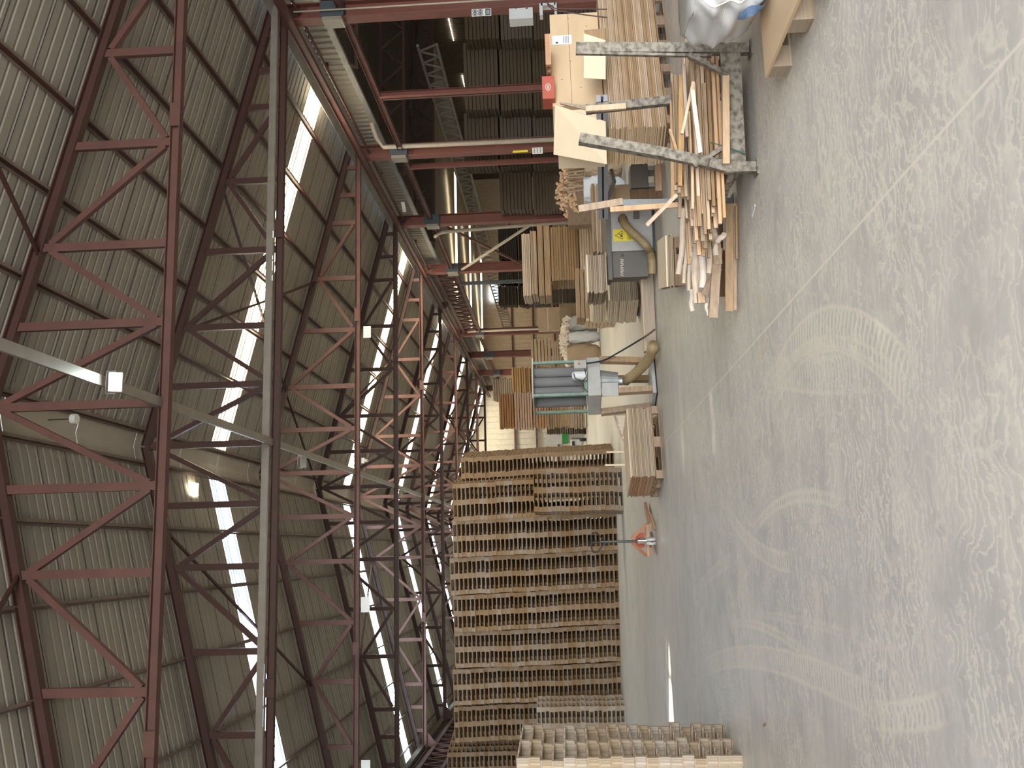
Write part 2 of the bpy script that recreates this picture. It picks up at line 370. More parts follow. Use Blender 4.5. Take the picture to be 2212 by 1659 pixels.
# roof trusses
NOD = [0, 1.42, 2.85, 4.75, 6.55, 8.5, 9.5, 10.5]
XN = sorted([XR+n for n in NOD]+[XR-n for n in NOD[1:]])
def make_truss(Y, mat, wm, label):
    t = thing('roof_truss', label, 'roof truss', (0, Y, 0), group='steel roof trusses')
    CH = .17
    mb = MB(); mb.ibeam((XW, 0, ZC+CH/2), (XE, 0, ZC+CH/2), .16, CH, .014, .012); 
    mb.box(7.9, -.08, ZC+CH/2, .45, .02, CH+.02); mb.box(-2.9, -.08, ZC+CH/2, .4, .02, CH+.02); mb.build('bottom_chord', mat, t)
    for sg in (-1, 1):
        x = XR+sg*HALF
        MB().ibeam((XR, 0, ZR-.02), (x, 0, roofz(x)-.02), .18, .20, .016, .012).build('top_chord', 'red', t)  # in the paler trusses this darker red paints shade onto the top chords
    for x in XN:
        zt = roofz(x)-.1; MB().bar((x, 0, ZC+CH), (x, 0, zt), .15, .10, (0, 1, 0)).build('web_vertical', wm, t)
    seq = [('b', 8.5), ('t', 6.55), ('b', 4.75), ('t', 2.85), ('b', 1.42), ('t', 0)]
    for sg in (-1, 1):
        for (k0, a), (k1, b) in zip(seq, seq[1:]):
            pa = (XR+sg*a, 0, ZC+CH+.03 if k0 == 'b' else roofz(XR+sg*a)-.16); pb = (XR+sg*b, 0, ZC+CH+.03 if k1 == 'b' else roofz(XR+sg*b)-.16)
            pa = Vector(pa); pb = Vector(pb); d = (pb-pa).normalized()
            MB().bar(pa+d*.1, pb-d*.1, .11, .11, (0, 1, 0)).build('web_diagonal', wm, t)
    g = MB(); g.poly_prism([(XE-.1, -.01, ZC-.55), (XE-.1, -.01, ZC), (XE-.75, -.01, ZC)], (0, .02, 0))
    g.poly_prism([(XW+.1, -.01, ZC-.55), (XW+.75, -.01, ZC), (XW+.1, -.01, ZC)], (0, .02, 0)); g.build('gusset_plate', mat, t)
    return t
tl = ['nearest steel roof truss crossing the top of the hall', 'second roof truss, with a cable tray along its bottom chord', 'third roof truss, with a small white camera and papers on its chord', 'fourth roof truss from the front, right behind the papered one',
      'fifth roof truss from the front', 'sixth roof truss from the front, on the long lattice girder', 'seventh roof truss from the front', 'eighth roof truss from the front', 'ninth roof truss, last but one before the back wall', 'farthest roof truss, close to the back wall']
t0 = make_truss(YT[0], 'redlight', 'redlight', tl[0])
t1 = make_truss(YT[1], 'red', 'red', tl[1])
for i in range(2, 10):
    c = copy_tree(t0 if i % 2 == 0 else t1); c.location.y = YT[i]; c['label'] = tl[i]
# purlins
PX = [12.9, 11.2, 9.64, 8.10, 6.56, 5.0, 3.02, 2.25, .72, -.75, -2.25, -4.0, -5.6, -7.1, -8.3]
pn = {3.02: 'purlin just right of the ridge cap', 2.25: 'purlin just left of the ridge cap'}
nr = 0; nl = 0
for x in PX:
    if x > 3.02: lab = 'roof purlin on the right slope, %s up from the right eave' % ORD[[12.9, 11.2, 9.64, 8.10, 6.56, 5.0].index(x)+1]
    elif x in pn: lab = pn[x]+' under the roof'
    else: lab = 'roof purlin on the left slope, %s down from the ridge' % ORD[[.72, -.75, -2.25, -4.0, -5.6, -7.1, -8.3].index(x)+1]
    z = roofz(x)+.08+PUR/2
    t = thing('roof_purlin', lab, 'purlin', (x, 0, z), group='roof purlins')
    MB().bar((0, Y0, 0), (0, YEND, 0), .012, PUR).build('web', 'red', t); MB().bar((.03, Y0, -PUR/2), (.03, YEND, -PUR/2), .06, .012).bar((-.03, Y0, PUR/2-.006), (-.03, YEND, PUR/2-.006), .06, .012).build('flange', 'purlin', t, label='dusty pale flange')
# wind bracing in the roof plane
def rp(x, y): return (x, y, roofz(x)-.04)
for (a, b, la) in ((rp(9.1, YT[2]), rp(5.4, YT[1]), 'thin red brace rod crossing the bay ahead of the second truss on the right'),
                   (rp(5.4, YT[2]), rp(9.1, YT[1]), 'thin red brace rod mirroring it on the right slope'),
                   (rp(.7, YT[1]), rp(-4.0, YT[2]), 'thin red brace rod left of the ridge behind the second truss'),
                   (rp(5.4, YT[2]), rp(2.2, YT[3]), 'thin brace rod near the ridge behind the third truss'),
                   (rp(9.2, YT[4]), rp(5.4, YT[3]), 'thin brace rod on right slope behind the fourth truss'),
                   (rp(-3.9, YT[0]-5), rp(-.2, YT[0]), 'thin red brace rod ahead of the nearest truss at the left'),
                   (rp(8.4, YT[0]-5.5), rp(5.4, YT[0]), 'thin red brace rod ahead of the nearest truss at the right'),
                   (rp(-4.0, YT[3]), rp(-.2, YT[4]), 'thin brace rod left of the ridge behind the fourth truss')):
    tag(MB().bar(a, b, .06, .06).build('brace_rod', 'red'), la, 'brace', 'roof bracing')
# beam and cable tray along the middle
t = thing('ridge_beam', 'long steel beam with a pale cable duct running under the ridge through all trusses', 'beam', (2.70, 0, 8.5))
MB().ibeam((0, 2, .02), (0, 79, .02), .12, .16, .014, .012).build('beam', 'red', t)
B(-.05, 40, -.10, .16, 77, .06).build('cable_duct', 'tray', t, label='pale metal cable duct')
t = thing('cable_tray', 'grey perforated cable tray along the second roof truss', 'cable tray', (0, YT[1]-.25, ZC+.26))
mb = MB(); mb.box(2.6, 0, 0, 22.4, .02, .16); mb.box(2.6, .06, -.09, 22.4, .12, .01); mb.build('tray', 'tray', t)
for x in XN[1:-1]: B(x, .13, .0, .04, .26, .03).build('bracket', 'galv', t)
# floodlight
def floodlight(p, tilt, label, on=True):
    t = thing('floodlight', label, 'lamp', p)
    B(0, 0, 0, .30, .07, .20, rx=tilt).build('housing', 'white', t, bevel=.01)
    n = Matrix.Rotation(tilt, 3, 'X') @ Vector((0, -.038, 0)); B(n.x, n.y, n.z, .25, .006, .165, rx=tilt).build('lens', 'lampglass' if on else 'white', t)
    MB().tube([(-.17, 0, 0), (-.17, .0, .14), (0, .02, .16), (.17, 0, .14), (.17, 0, 0)], .008, 6).build('bracket', 'galv', t)
    return t
floodlight((2.62, 13.2, 8.18), .35, 'lit square floodlight shining under the ridge beam before the nearest truss')
for (x_, y_) in ((2.5, 24.6),): floodlight((x_, y_, 8.62), 1.2, 'unlit floodlight standing on the ridge beam between second and third truss', False)
floodlight((2.5, 39.2, 8.62), 1.2, 'unlit floodlight standing on the ridge beam behind the fourth truss', False)
# camera on truss three
t = thing('security_camera', 'small white dome camera on the third roof truss near the ridge beam', 'camera', tuple(at(788, 995, Y=29.70)))
B(0, 0, .05, .18, .12, .10).build('mount', 'white', t); MB().tube([(0, 0, -.02), (-.02, -.06, -.10)], .05, 12).build('camera_body', 'white', t)
t = thing('siren', 'round pale bell-shaped sounder hanging near the ridge at the left of the floodlight', 'sounder', tuple(at(160, 905, Y=17.5)))
MB().tube([(0, 0, .05), (0, 0, 0), (0, 0, -.06)], .10, 14).build('housing', 'paper', t); MB().tube([(0, 0, .05), (0, 0, .55)], .012, 6).build('rod', 'steel', t)
for (x, y, w, h, la) in ((793, 717, 17, 27, 'white paper sheet hanging from the third truss right of the ridge'), (789, 1306, 19, 32, 'white paper sheet hanging from the third truss left of the ridge'), (790, 1653, 19, 20, 'white paper sheet on the third truss at the far left edge')):
    p = at(x, y, Y=29.79); s_ = 29.6/2000
    tag(B(0, 0, 0, h*s_, .01, w*s_).build('hanging_paper', 'paper', loc=p), la, 'paper', 'papers on the third truss')
p = at(622, 1043, Y=23.0)
struct(B(p.x, p.y+1.2, rz(p.x)-.06, .34, .5, .02).build('window_11', 'bulb'))

# ------------------------------------------------------------ right-hand column line
XCOL = 13.65
colY = {1: 21.34, 2: 29.79, 3: 36.65, 4: 43.42, 6: 57.0, 7: 63.8, 8: 70.6, 9: 77.5}
cn = {1: 'carrying the white distribution box', 2: 'with the small white notice', 3: 'behind the saw, with diagonal braces', 4: 'fourth along the right side, behind stacked board bundles', 6: 'with a pale pipe, above the brown carton', 7: 'next past the carton', 8: 'second to last before the back wall', 9: 'last before the back wall'}
for i, Y in colY.items():
    t = thing('steel_column', 'oxide red steel column '+cn[i], 'column', (XCOL, Y, 0), group='columns of the right side')
    MB().ibeam((0, 0, 0), (0, 0, 8.3), .34, .44, .022, .016, (1, 0, 0)).build('column_shaft', 'colred', t)
    B(0, 0, .015, .5, .5, .03).build('base_plate', 'red', t)
    if i != 9:
        z0 = {1: 7.05, 2: 6.9}.get(i, 6.75)
        g = thing('column_light', 'blue-grey box lamp on the steel column '+cn[i], 'lamp', (XCOL, Y, z0), group='box lamps on the columns')
        B(0, 0, 0, .42, .46, .62).build('housing', 'bluebox', g, bevel=.01)
        mb = MB(); mb.box(-.26, 0, .0, .10, .40, .50); mb.box(-.30, .0, -.26, .05, .36, .03, ry=.5); mb.build('hood', 'tray', g)
# thin secondary posts
for (x, y, la) in ((1000, 196, 'slim red post with a conduit clipped to it, standing over the red carton'), (1000, 355, 'slim red post just left of the column with the notice'), (1060, 610, 'slim dark grey post among the far racks')):
    p = at(x, y, X=XCOL); t = thing('slim_post', la, 'post', (XCOL, p.y, 0), group='slim posts')
    MB().ibeam((0, 0, 0), (0, 0, 6.75), .14, .16, .012, .01, (1, 0, 0)).build('post_shaft', 'colred' if y < 400 else 'steel', t)
    if y == 196: MB().tube([(-.06, .17, 1.0), (-.06, .17, 6.7)], .03, 8).build('conduit', 'redlight', t)
# long eave members
t = thing('eave_girder', 'long red eave channel along the right side at truss level', 'beam', (XCOL-.35, 0, 8.0)); MB().ibeam((0, 6, .1), (0, 80, .1), .12, .22, .02, .014).build('channel', 'redlight', t)
tag(MB().tube([(XCOL+.02, 8, 7.95), (XCOL+.02, 79.5, 7.95)], .045, 8).build('service_pipe', 'redlight'), 'long red service pipe clipped along the right eave', 'pipe')
t = thing('crane_rail_beam', 'lower long red beam tying the posts of the right side', 'beam', (XCOL+.0, 0, 6.82)); MB().ibeam((0, 10, 0), (0, 80, 0), .14, .18, .014, .012).build('beam', 'redlight', t)
mb = MB(); mb.hexa([Vector((x, y_, z)) for x, zz in ((XCOL-.1, 8.6), (XCOL+.75, 8.35)) for y_ in (Y0, YEND) for z in (zz, zz+.02)]); 
struct(mb.build('trim_3', 'gutter'))
ribwall('trim_4', (XCOL+.72, Y0), (XCOL+.72, YEND), 7.72, 8.33, 'roof', .30, .05)
struct(B(XCOL+.72, 36, 7.63, .10, 92, .18).build('trim_6', 'gutter'))
# corrugated strip of the neighbouring roof
NX0, NX1 = XCOL+.7, 34.
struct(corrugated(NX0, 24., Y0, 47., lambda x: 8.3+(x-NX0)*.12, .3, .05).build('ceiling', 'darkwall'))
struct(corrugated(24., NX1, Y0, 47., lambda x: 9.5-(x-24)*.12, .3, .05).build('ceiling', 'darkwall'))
struct(corrugated(NX0, NX1, 47., YEND, lambda x: 8.3+(x-NX0)*.06, .3, .05).build('ceiling', 'roof'))
struct(B((NX0+NX1)/2, 47.0, 9.1, NX1-NX0, .06, 1.9).build('wall_step', 'darkwall'))
tw = 12
for (a, b) in ((58, 59.2), (67, 68.2), (76, 77.5)):
    struct(B(20, (a+b)/2, 8.35, 10, b-a, .02).build('window_%d' % tw, 'skyN')); tw += 1  # glowing panels added under the roof to brighten the far bay
struct(B(XW-.1, 36, 8.45, .55, 90, .22).build('trim_7', 'darkwall'))
t = thing('eave_girder', 'dark red eave channel along the left side above the pallets', 'beam', (XW+.05, 0, 8.0)); MB().ibeam((0, 6, 0), (0, 80, 0), .16, .34, .02, .014).build('channel', 'red', t)
for i in (2, 3, 4, 5, 6, 7, 8):
    t = thing('steel_column', 'oxide red steel column of the left side under the %s truss' % ORD[i+1], 'column', (XW-.1, YT[i], 0), group='columns of the left side')
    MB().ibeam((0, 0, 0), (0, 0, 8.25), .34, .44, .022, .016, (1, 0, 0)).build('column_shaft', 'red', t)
# lattice girder at truss six
def lattice(p, q, h, step, w, mat, name, la, cat='girder', group=None):
    t = thing(name, la, cat, p, group=group); q = Vector(q)-Vector(p); L = q.length; d = q.normalized()
    MB().bar((0, 0, 0), q, w, w).build('lower_chord', mat, t); MB().bar(Vector((0, 0, h)), q+Vector((0, 0, h)), w, w).build('upper_chord', mat, t)
    n = max(2, int(L/step)); mb = MB()
    for i in range(n):
        a = d*(i*L/n); b = d*((i+1)*L/n); m_ = (a+b)/2
        mb.bar(a, m_+Vector((0, 0, h)), w*.6, w*.6); mb.bar(m_+Vector((0, 0, h)), b, w*.6, w*.6)
    mb.build('lacing', mat, t); return t
lattice((XCOL, 43.4, 6.7), (XCOL, 57.0, 6.7), 1.0, .85, .14, 'redlight', 'lattice_girder', 'deep red lattice girder bridging the missing column on the right side')
lattice((XW+.15, 29.9, 6.9), (XW+.15, 50.1, 6.9), .95, 1.0, .14, 'red', 'lattice_girder', 'dark red lattice girder at the left eave above the leftmost pallet stack')
lattice((19.5, 33, 6.0), (19.5, 80, 6.0), .75, .9, .10, 'tray', 'lattice_girder', 'pale grey lattice girder running lengthwise over the neighbouring bay')
for k, Y in enumerate((25, 33, 41)):
    lattice((XCOL+.5, Y, 7.3), (NX1-.2, Y, 7.3), .9, 1.5, .10, 'red', 'lattice_girder', 'dark lattice girder in the unlit bay, %s from the front' % ORD[k+1], group='lattice girders of the unlit bay')
# column braces between truss four and five
tag(MB().bar((XCOL, YT[3]+.2, 6.6), (XCOL, YT[4], 3.2), .09, .09).build('column_brace', 'redlight'), 'red diagonal brace falling away from the column behind the saw', 'brace')
tag(MB().bar((XCOL-.1, YT[4]-.1, 6.3), (XCOL-.1, YT[3]+.6, 2.6), .09, .09).build('column_brace', 'pipe'), 'pale diagonal brace crossing the red one', 'brace')
# downpipes
def dpipe(pts, r, la): return tag(MB().tube(pts, r, 12).build('downpipe', 'pipe', smooth=True), la, 'pipe', 'pale downpipes')
dpipe([(XCOL+.7, YT[2]-.9, 7.7), (XCOL+.3, YT[2]-.5, 7.6), (XCOL+.05, YT[2]-.32, 7.4), (XCOL, YT[2]-.32, 0.1)], .08, 'pale downpipe running down beside the column with the notice')
dpipe([(XCOL-.1, YT[3]+1.7, 6.9), (XCOL-.1, YT[3]+1.4, 6.75), (XCOL-.1, YT[3]+1.15, 6.5), (XCOL-.1, YT[3]+.5, .1)], .08, 'pale elbowed pipe left of the braced column behind the saw')
dpipe([(XCOL, YT[6]-.35, 7.5), (XCOL, YT[6]-.35, .1)], .07, 'thin pale downpipe beside the column above the brown carton')
dpipe([(XCOL-.1, YT[1]-.3, 8.0), (XCOL-.1, YT[1]-.3, 1.4)], .022, 'thin pale conduit clipped to the column at the right edge')
# neighbouring bay walls
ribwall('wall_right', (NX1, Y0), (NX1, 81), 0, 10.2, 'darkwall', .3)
ribwall('wall_far', (XE+.3, YEND), (NX1, YEND), 0, 10.2, 'wallwarm', .4)
mb = MB()
for z in (2.2, 4.1, 6.0): mb.box(24, YEND-.12, z, 20, .12, .16)
struct(mb.build('trim_5', 'redlight'))
# daylight slits high in the dark side wall
for k, (x0_, y0_, x1_, y1_) in enumerate(((968, 40, 981, 88), (998, 163, 1004, 188), (1008, 208, 1014, 232), (1022, 265, 1025, 280))):
    p, q = at(x0_, y0_, X=NX1-.1), at(x1_, y1_, X=NX1-.1)
    struct(B(NX1-.1, (p.y+q.y)/2, (p.z+q.z)/2, .02, abs(p.y-q.y), .05).build('window_%d' % (tw+k), 'bulb'))
p = at(1068, 632, Y=YEND-.2); struct(B(p.x, p.y, p.z, 1.4, .03, .8).build('window_%d' % (tw+5), 'skyglow'))
# notices, boxes on columns
def on_col(x0, x1, y0, y1, Y): # pixel box on the camera side of a column
    a = at(x0, y1, Y=Y); b = at(x1, y0, Y=Y); return a, b
def board(name, la, cat, x0, x1, y0, y1, Y, mat, th=.01, parent=None):
    a, b = on_col(x0, x1, y0, y1, Y); c = (a+b)/2; t = thing(name, la, cat, c)
    w = abs(b.x-a.x); h = abs(b.z-a.z); B(0, 0, 0, w, th, h).build('panel', mat, t); return t, w, h
t, w, h = board('safety_sign', 'white safety sign with four round pictograms on the right-edge column', 'sign', 1019, 1061, 18, 36, YT[1]-.174, 'paper')
for k in range(4):
    mb = MB(); cx = (-.22+.44*(k % 2))*w; cz = h*(.33 if k < 2 else .05)
    ring = [(cx+math.cos(g)*w*.19, -.012, cz+math.sin(g)*h*.12) for g in [2*math.pi*i/18 for i in range(19)]]
    mb.tube(ring, w*.035, 5, cap=False); mb.box(cx, -.010, cz, w*.16, .004, h*.10); mb.build('pictogram', 'ink', t)
mb = MB(); mb.box(0, -.008, -.33*h, w*.86, .004, h*.26); mb.build('caption_block', 'ink', t)
mb = MB()
for k in range(3): mb.box(0, -.012, (-.27-.06*k)*h, w*.6, .003, h*.025)
mb.build('caption_lines', 'paper', t)
t, w, h = board('notice_board', 'small white notice with dark lettering strokes on the second column from the right', 'sign', 1150, 1172, 318, 333, YT[2]-.174, 'paper')
mb = MB()
for k, (cx, cz) in enumerate([(a_, b_) for a_ in (-.28, 0, .28) for b_ in (.28, -.02, -.3)]):
    mb.box(cx*w, -.008, cz*h, w*.2, .004, h*.05); mb.box((cx+.08)*w, -.008, (cz+.06)*h, w*.04, .004, h*.14)
mb.build('lettering', 'ink', t)
t, w, h = board('warning_strip', 'narrow yellow sticker above the white notice on the column', 'sign', 1108, 1140, 324, 330, YT[2]-.174, 'yellow')
t, w, h = board('distribution_box', 'white electrical distribution box on the right-edge column', 'electrical box', 1101, 1151, 24, 50, YT[1]-.335, 'white', .34)
MB().box(w*.42, -.19, -h*.25, .03, .04, .05).box(w*.42, -.19, h*.2, .02, .02, .03).build('latch', 'steel', t)
t, w, h = board('socket_box', 'small pale bracket box below the distribution box', 'electrical box', 1166, 1172, 12, 38, YT[1]-.265, 'white', .2)
B(0, 0, -.36, w, .2, .06).build('lower_arm', 'white', t); B(w/2-.03, 0, -.18, .06, .2, .36).build('back_plate', 'white', t)
p = at(872, 447, X=XCOL-.02); t = thing('hanging_tag', 'white card tag hanging on the right eave pipe', 'sign', p); B(0, 0, 0, .04, .5, .14, rz=.5).build('card', 'paper', t)

# ------------------------------------------------------------ placing helpers
RV = Vector(_r); FV = Vector(_f); YAW = yaw
def atd(x, y, d):
    """the point seen at photo pixel x, y at forward distance d"""
    q = CF+CD*(x-1106)/FPX+CR*((1659-y)-829.5)/FPX; t = d/float(q @ _f); return Vector(CC+q*t)
def fl(x, y, z=0.): return at(x, y, Z=z)
def fbox(x0, x1, y0, y1, d):
    """an upright rectangle across the line of sight: centre, width, height (x0 top, x1 bottom, y0 right, y1 left)"""
    m = (y0+y1)/2; t = atd(x0, m, d); b = atd(x1, m, d); l = atd((x0+x1)/2, y1, d); r = atd((x0+x1)/2, y0, d)
    return Vector((b.x+t.x, b.y+t.y, 0))/2, (r-l).length, b.z, t.z

# ------------------------------------------------------------ pallets
def pallet_parts(w=1.2, d=1.0, h=.142, bw=.13, cw=.17, kt=.15, kb=.12, bd=.05):
    bo, de, bl = MB(), MB(), MB(); t = h*kt; t2 = h*kb
    for i in range(5): de.box(0, -d/2+.07+(d-.14)*i/4, h-t/2, w, .135, t)
    for i, x in enumerate((-w/2+bw/2, 0, w/2-bw/2)):
        bl.box(x, 0, h-t-t2/2, bw if i != 1 else cw, d, t2)
        for y in (-d/2+bd/2+.004, 0, d/2-bd/2-.004): bl.box(x, y, t2+(h-t-2*t2)/2, bw if i != 1 else cw, bd, h-t-2*t2)
    for y in (-d/2+.06, 0, d/2-.06): bo.box(0, y, t2/2, w, .12, t2)
    return de, bl, bo
def joined(*ms):
    o = MB()
    for m in ms: k = len(o.v); o.v += m.v; o.f += [tuple(k+i for i in f) for f in m.f]
    return o
PM = {k: [joined(*pallet_parts(1.2*(1+rnd.uniform(-.01, .01)), 1.0, .140, .13+rnd.uniform(0, .03), .16+rnd.uniform(0, .03))).mesh('wooden_pallet', k) for _ in range(3)] for k in ('pallet', 'palletdark', 'palletpale')}
def detailed_pallet(label, loc, rz=0, w=1.2, d=1.0, h=.14, mat='pallet', group=None):
    t = thing('wooden_pallet', label, 'pallet', loc, rz, group); de, bl, bo = pallet_parts(w, d, h)
    de.build('deck', mat, t); bl.build('blocks', mat, t); bo.build('bottom_boards', mat, t); return t
rowdir = math.atan2(-1.1, 5.5)                     # the row swings back to the left
stuff = MB()
def stack(pix, htop, n, desc, mat='pallet', rz=rowdir, n0=0, stuffn=0, sx=1.0, rear=True, group='pallets of the long pallet wall'):
    f = fl(*pix); nv = Vector((math.sin(rz), -math.cos(rz), 0)); c = f-nv*.5
    zt = atd(htop, pix[1], float(np.dot(np.array(f)-CC, _f))).z; h = zt/n; wob = 0
    for k in range(n):
        wob += rnd.uniform(-.010, .010); wob *= .93
        lean = -.006*k if n > 25 else 0
        loc = Vector((c.x+wob+lean*.6+rnd.uniform(-.008, .008), c.y+rnd.uniform(-.015, .015), k*h)); a = rz+rnd.uniform(-.006, .006)
        m = PM[mat][k % 3]
        if rear:
            R_ = Matrix.Translation(Vector((loc.x, loc.y, loc.z))-nv*1.06) @ Matrix.Rotation(a, 4, 'Z') @ Matrix.Diagonal((sx, 1, h/.140, 1)); o_ = len(stuff.v)
            stuff.v += [tuple(R_ @ v.co) for v in m.vertices]; stuff.f += [tuple(o_+i for i in p.vertices) for p in m.polygons]
        if k < stuffn:
            R_ = Matrix.Translation(loc) @ Matrix.Rotation(a, 4, 'Z') @ Matrix.Diagonal((sx, 1, h/.140, 1)); o_ = len(stuff.v)
            stuff.v += [tuple(R_ @ v.co) for v in m.vertices]; stuff.f += [tuple(o_+i for i in p.vertices) for p in m.polygons]; continue
        o = bpy.data.objects.new('wooden_pallet', m); COL.objects.link(o); o.location = loc; o.rotation_euler.z = a; o.scale = (sx, 1, h/.140*.995)
        tag(o, 'wooden pallet, %s up in %s' % (ordw(k+1), desc), 'pallet', group)
stack((1327, 1010), 996, 38, 'x', stuffn=38)
stack((1331, 1067), 978, 38, 'the tall rear stack at the right end', stuffn=19)
stack((1333.5, 1146), 978, 38, 'the tall pallet stack behind the hand pallet truck')
stack((1335.5, 1226), 972, 38, 'the tall pallet stack just left of the hand pallet truck')
stack((1338, 1307), 979, 38, 'the middle of the five full stacks')
stack((1340, 1388), 982, 38, 'the fourth full pallet stack, counted leftwards')
stack((1342, 1469), 979, 38, 'the fifth full pallet stack, beside the paler low stack')
stack((1343.5, 1551), 981, 38, 'the rear stack rising behind the paler low stack', stuffn=19)
stack((1345, 1652), 967, 38, 'the rear stack at the left edge of the photo', stuffn=25, mat='pallet')
stack((1345, 1055), 1152, 20, 'the half-height stack at the right end', rz=.07, rear=False)
stack((1351, 1567), 1160, 20, 'the paler half-height stack at the left', mat='palletpale', rz=rowdir, rear=False)
tag(stuff.build('wooden_pallets', 'pallet'), 'mass of wooden pallets forming the rear right end and hidden base of the pallet wall', 'pallets', kind='stuff')
# near column of open box pallets, left edge
f = fl(1604, 1634); h = .109
base = thing('wooden_pallet', 'thick plywood pallet at the very bottom of the near stack, left edge', 'pallet', (0, 0, 0), group='plywood pallets of the near stack')
for nm, mb_ in zip(('deck', 'blocks', 'bottom_boards'), pallet_parts(1.2, 1.15, h, .2, .2, .10, .07)): mb_.build(nm, 'palletpale' if nm == 'deck' else 'lamv', base)
for k in range(19):
    o = base if k == 0 else copy_tree(base)
    a = math.radians(-4)+rnd.uniform(-.015, .015); right = Vector((math.cos(a), math.sin(a), 0)); back = Vector((-math.sin(a), math.cos(a), 0))
    o.location = Vector((f.x, f.y, 0))-right*.6+back*.575+Vector((rnd.uniform(-.02, .02), rnd.uniform(-.01, .01), k*h)); o.rotation_euler.z = a
    if k: o['label'] = 'thick plywood pallet, %s up in the near stack at the left edge' % ordw(k+1)

# ------------------------------------------------------------ sheet stacks
def sheets(desc, C, e1, L, e2, D, z0, n, th, mat, jit=.012, group=None, topmat=None, name='plywood_sheet', word='plywood sheet', endmat=None):
    """C near corner, e1 along the long face, e2 away from the viewer"""
    e1 = Vector((e1.x, e1.y, 0)).normalized(); e2 = Vector((e2.x, e2.y, 0)).normalized(); a = math.atan2(e1.y, e1.x); sg = 1 if e1.x*e2.y-e1.y*e2.x > 0 else -1
    me = B(L/2, sg*D/2, th*.44, L, D, th*.87).mesh(name, mat); mt = B(L/2, sg*D/2, th*.46, L, D, th*.92).mesh(name, topmat) if topmat else me
    if endmat:
        for q in {me, mt}: q.materials.append(M[endmat]); q.polygons[0].material_index = 1
    for k in range(n):
        o = bpy.data.objects.new(name, mt if k == n-1 else me); COL.objects.link(o)
        o.location = (C.x+rnd.uniform(-jit, jit), C.y+rnd.uniform(-jit, jit), z0+k*th); o.rotation_euler.z = a+rnd.uniform(-.004, .004)
        pos = 'topmost' if k == n-1 else ordw(k+1)+' up'
        tag(o, '%s, %s, %s' % (word, pos, desc), 'sheet', group)
# stack on a pallet in front of the pallet wall
C = fl(1417, 1029, .12); Rr = fl(1406, 881, .12); e1 = (Rr-C); Lf = C
e1n = e1.normalized(); e2n = Vector((-e1n.y, e1n.x, 0))
sheets('low weathered stack before the pallet wall', C, e1, e1.length, e2n, 1.15, .13, 18, .0215, 'plygrey', .014, 'sheets in front of the pallet wall', 'plyface', endmat='plyend')
pc = C+e1n*e1.length*.5+e2n*.55
detailed_pallet('pallet under the low weathered sheet stack in front of the pallet wall', (pc.x, pc.y, 0), math.atan2(e1n.y, e1n.x), e1.length+.06, 1.1, .125, 'pallet')
# big stack at the right
C = fl(1441, 272, .13); Lf = fl(1432, 351, .13); e2 = (Lf-C).normalized(); e1 = Vector((e2.y, -e2.x, 0))
C_R, e1_R, e2_R = C.copy(), e1.copy(), e2.copy()
DR = (Lf-C).length; zt = atd(1311, 272, float(np.dot(np.array(C)-CC, _f))).z; nR = 34
sheets('big stack under the crates at right', C, e1, 2.6, e2, DR, .135, nR, (zt-.135)/nR, 'ply', .022, 'sheets of the big right stack', endmat='plyface')
for k, off in enumerate((.55, 1.85)):
    pc = C+e1*off+e2*DR*.5; detailed_pallet('%s pallet under the big plywood stack at the right' % ('left' if k == 0 else 'right'), (pc.x, pc.y, 0), math.atan2(e1.y, e1.x), 1.0, DR, .13, 'palletdark')
# few sheets on a small pallet
C = fl(1458, 620, .13); Rr = fl(1455, 509, .13); Lf = fl(1443, 683, .13); e1 = Rr-C; e1n = e1.normalized(); e2n = Vector((-e1n.y, e1n.x, 0))
sheets('small pile on pallet before the saw', C, e1, e1.length, e2n, .95, .135, 5, .019, 'plygrey', .015, 'sheets on the small pallet', 'plybright')
pc = C+e1n*e1.length*.5+e2n*.45
detailed_pallet('small pallet carrying five plywood sheets before the saw', (pc.x, pc.y, 0), math.atan2(e1n.y, e1n.x), e1.length*.95, .9, .125, 'palletdark')
# sheets lying on the saw table and beyond
def fsheets(desc, x0, x1, y0, y1, d, depth, n, mat, rot=0, group=None, topmat=None, endmat=None):
    c, w, zb, zt = fbox(x0, x1, y0, y1, d); e1 = RV.copy(); e1.rotate(Matrix.Rotation(rot, 3, 'Z')); e2 = Vector((-e1.y, e1.x, 0))
    C = c-e1*w/2; sheets(desc, C, e1, w, e2, depth, zb, n, (zt-zb)/n, mat, .02, group, topmat, endmat=endmat); return zb
fsheets('pile on the saw table', 1267, 1311, 548, 632, 14.4, .9, 12, 'plygrey', .12, 'sheets on the saw table', 'plybright')
fsheets('pale-ended bundle on floor behind the saw', 1313, 1378, 602, 652, 17.6, .9, 16, 'plygrey', .42, 'sheets behind the saw', 'plybright', 'plybright')
fsheets('upper pale-ended bundle behind the saw', 1280, 1309, 602, 654, 17.9, .9, 8, 'plygrey', .42, 'upper sheets behind the saw', 'plybright', 'plybright')
fsheets('long board pile right of the saw', 1279, 1298, 398, 545, 19.5, .6, 5, 'ply', 0, 'long boards right of the saw')
detailed_pallet('pallet under the pale-ended bundle behind the saw', tuple(fbox(1378, 1385, 600, 672, 17.9)[0]-Vector(FV)*-.35), -YAW+.2, .62, .7, .10, 'palletdark')
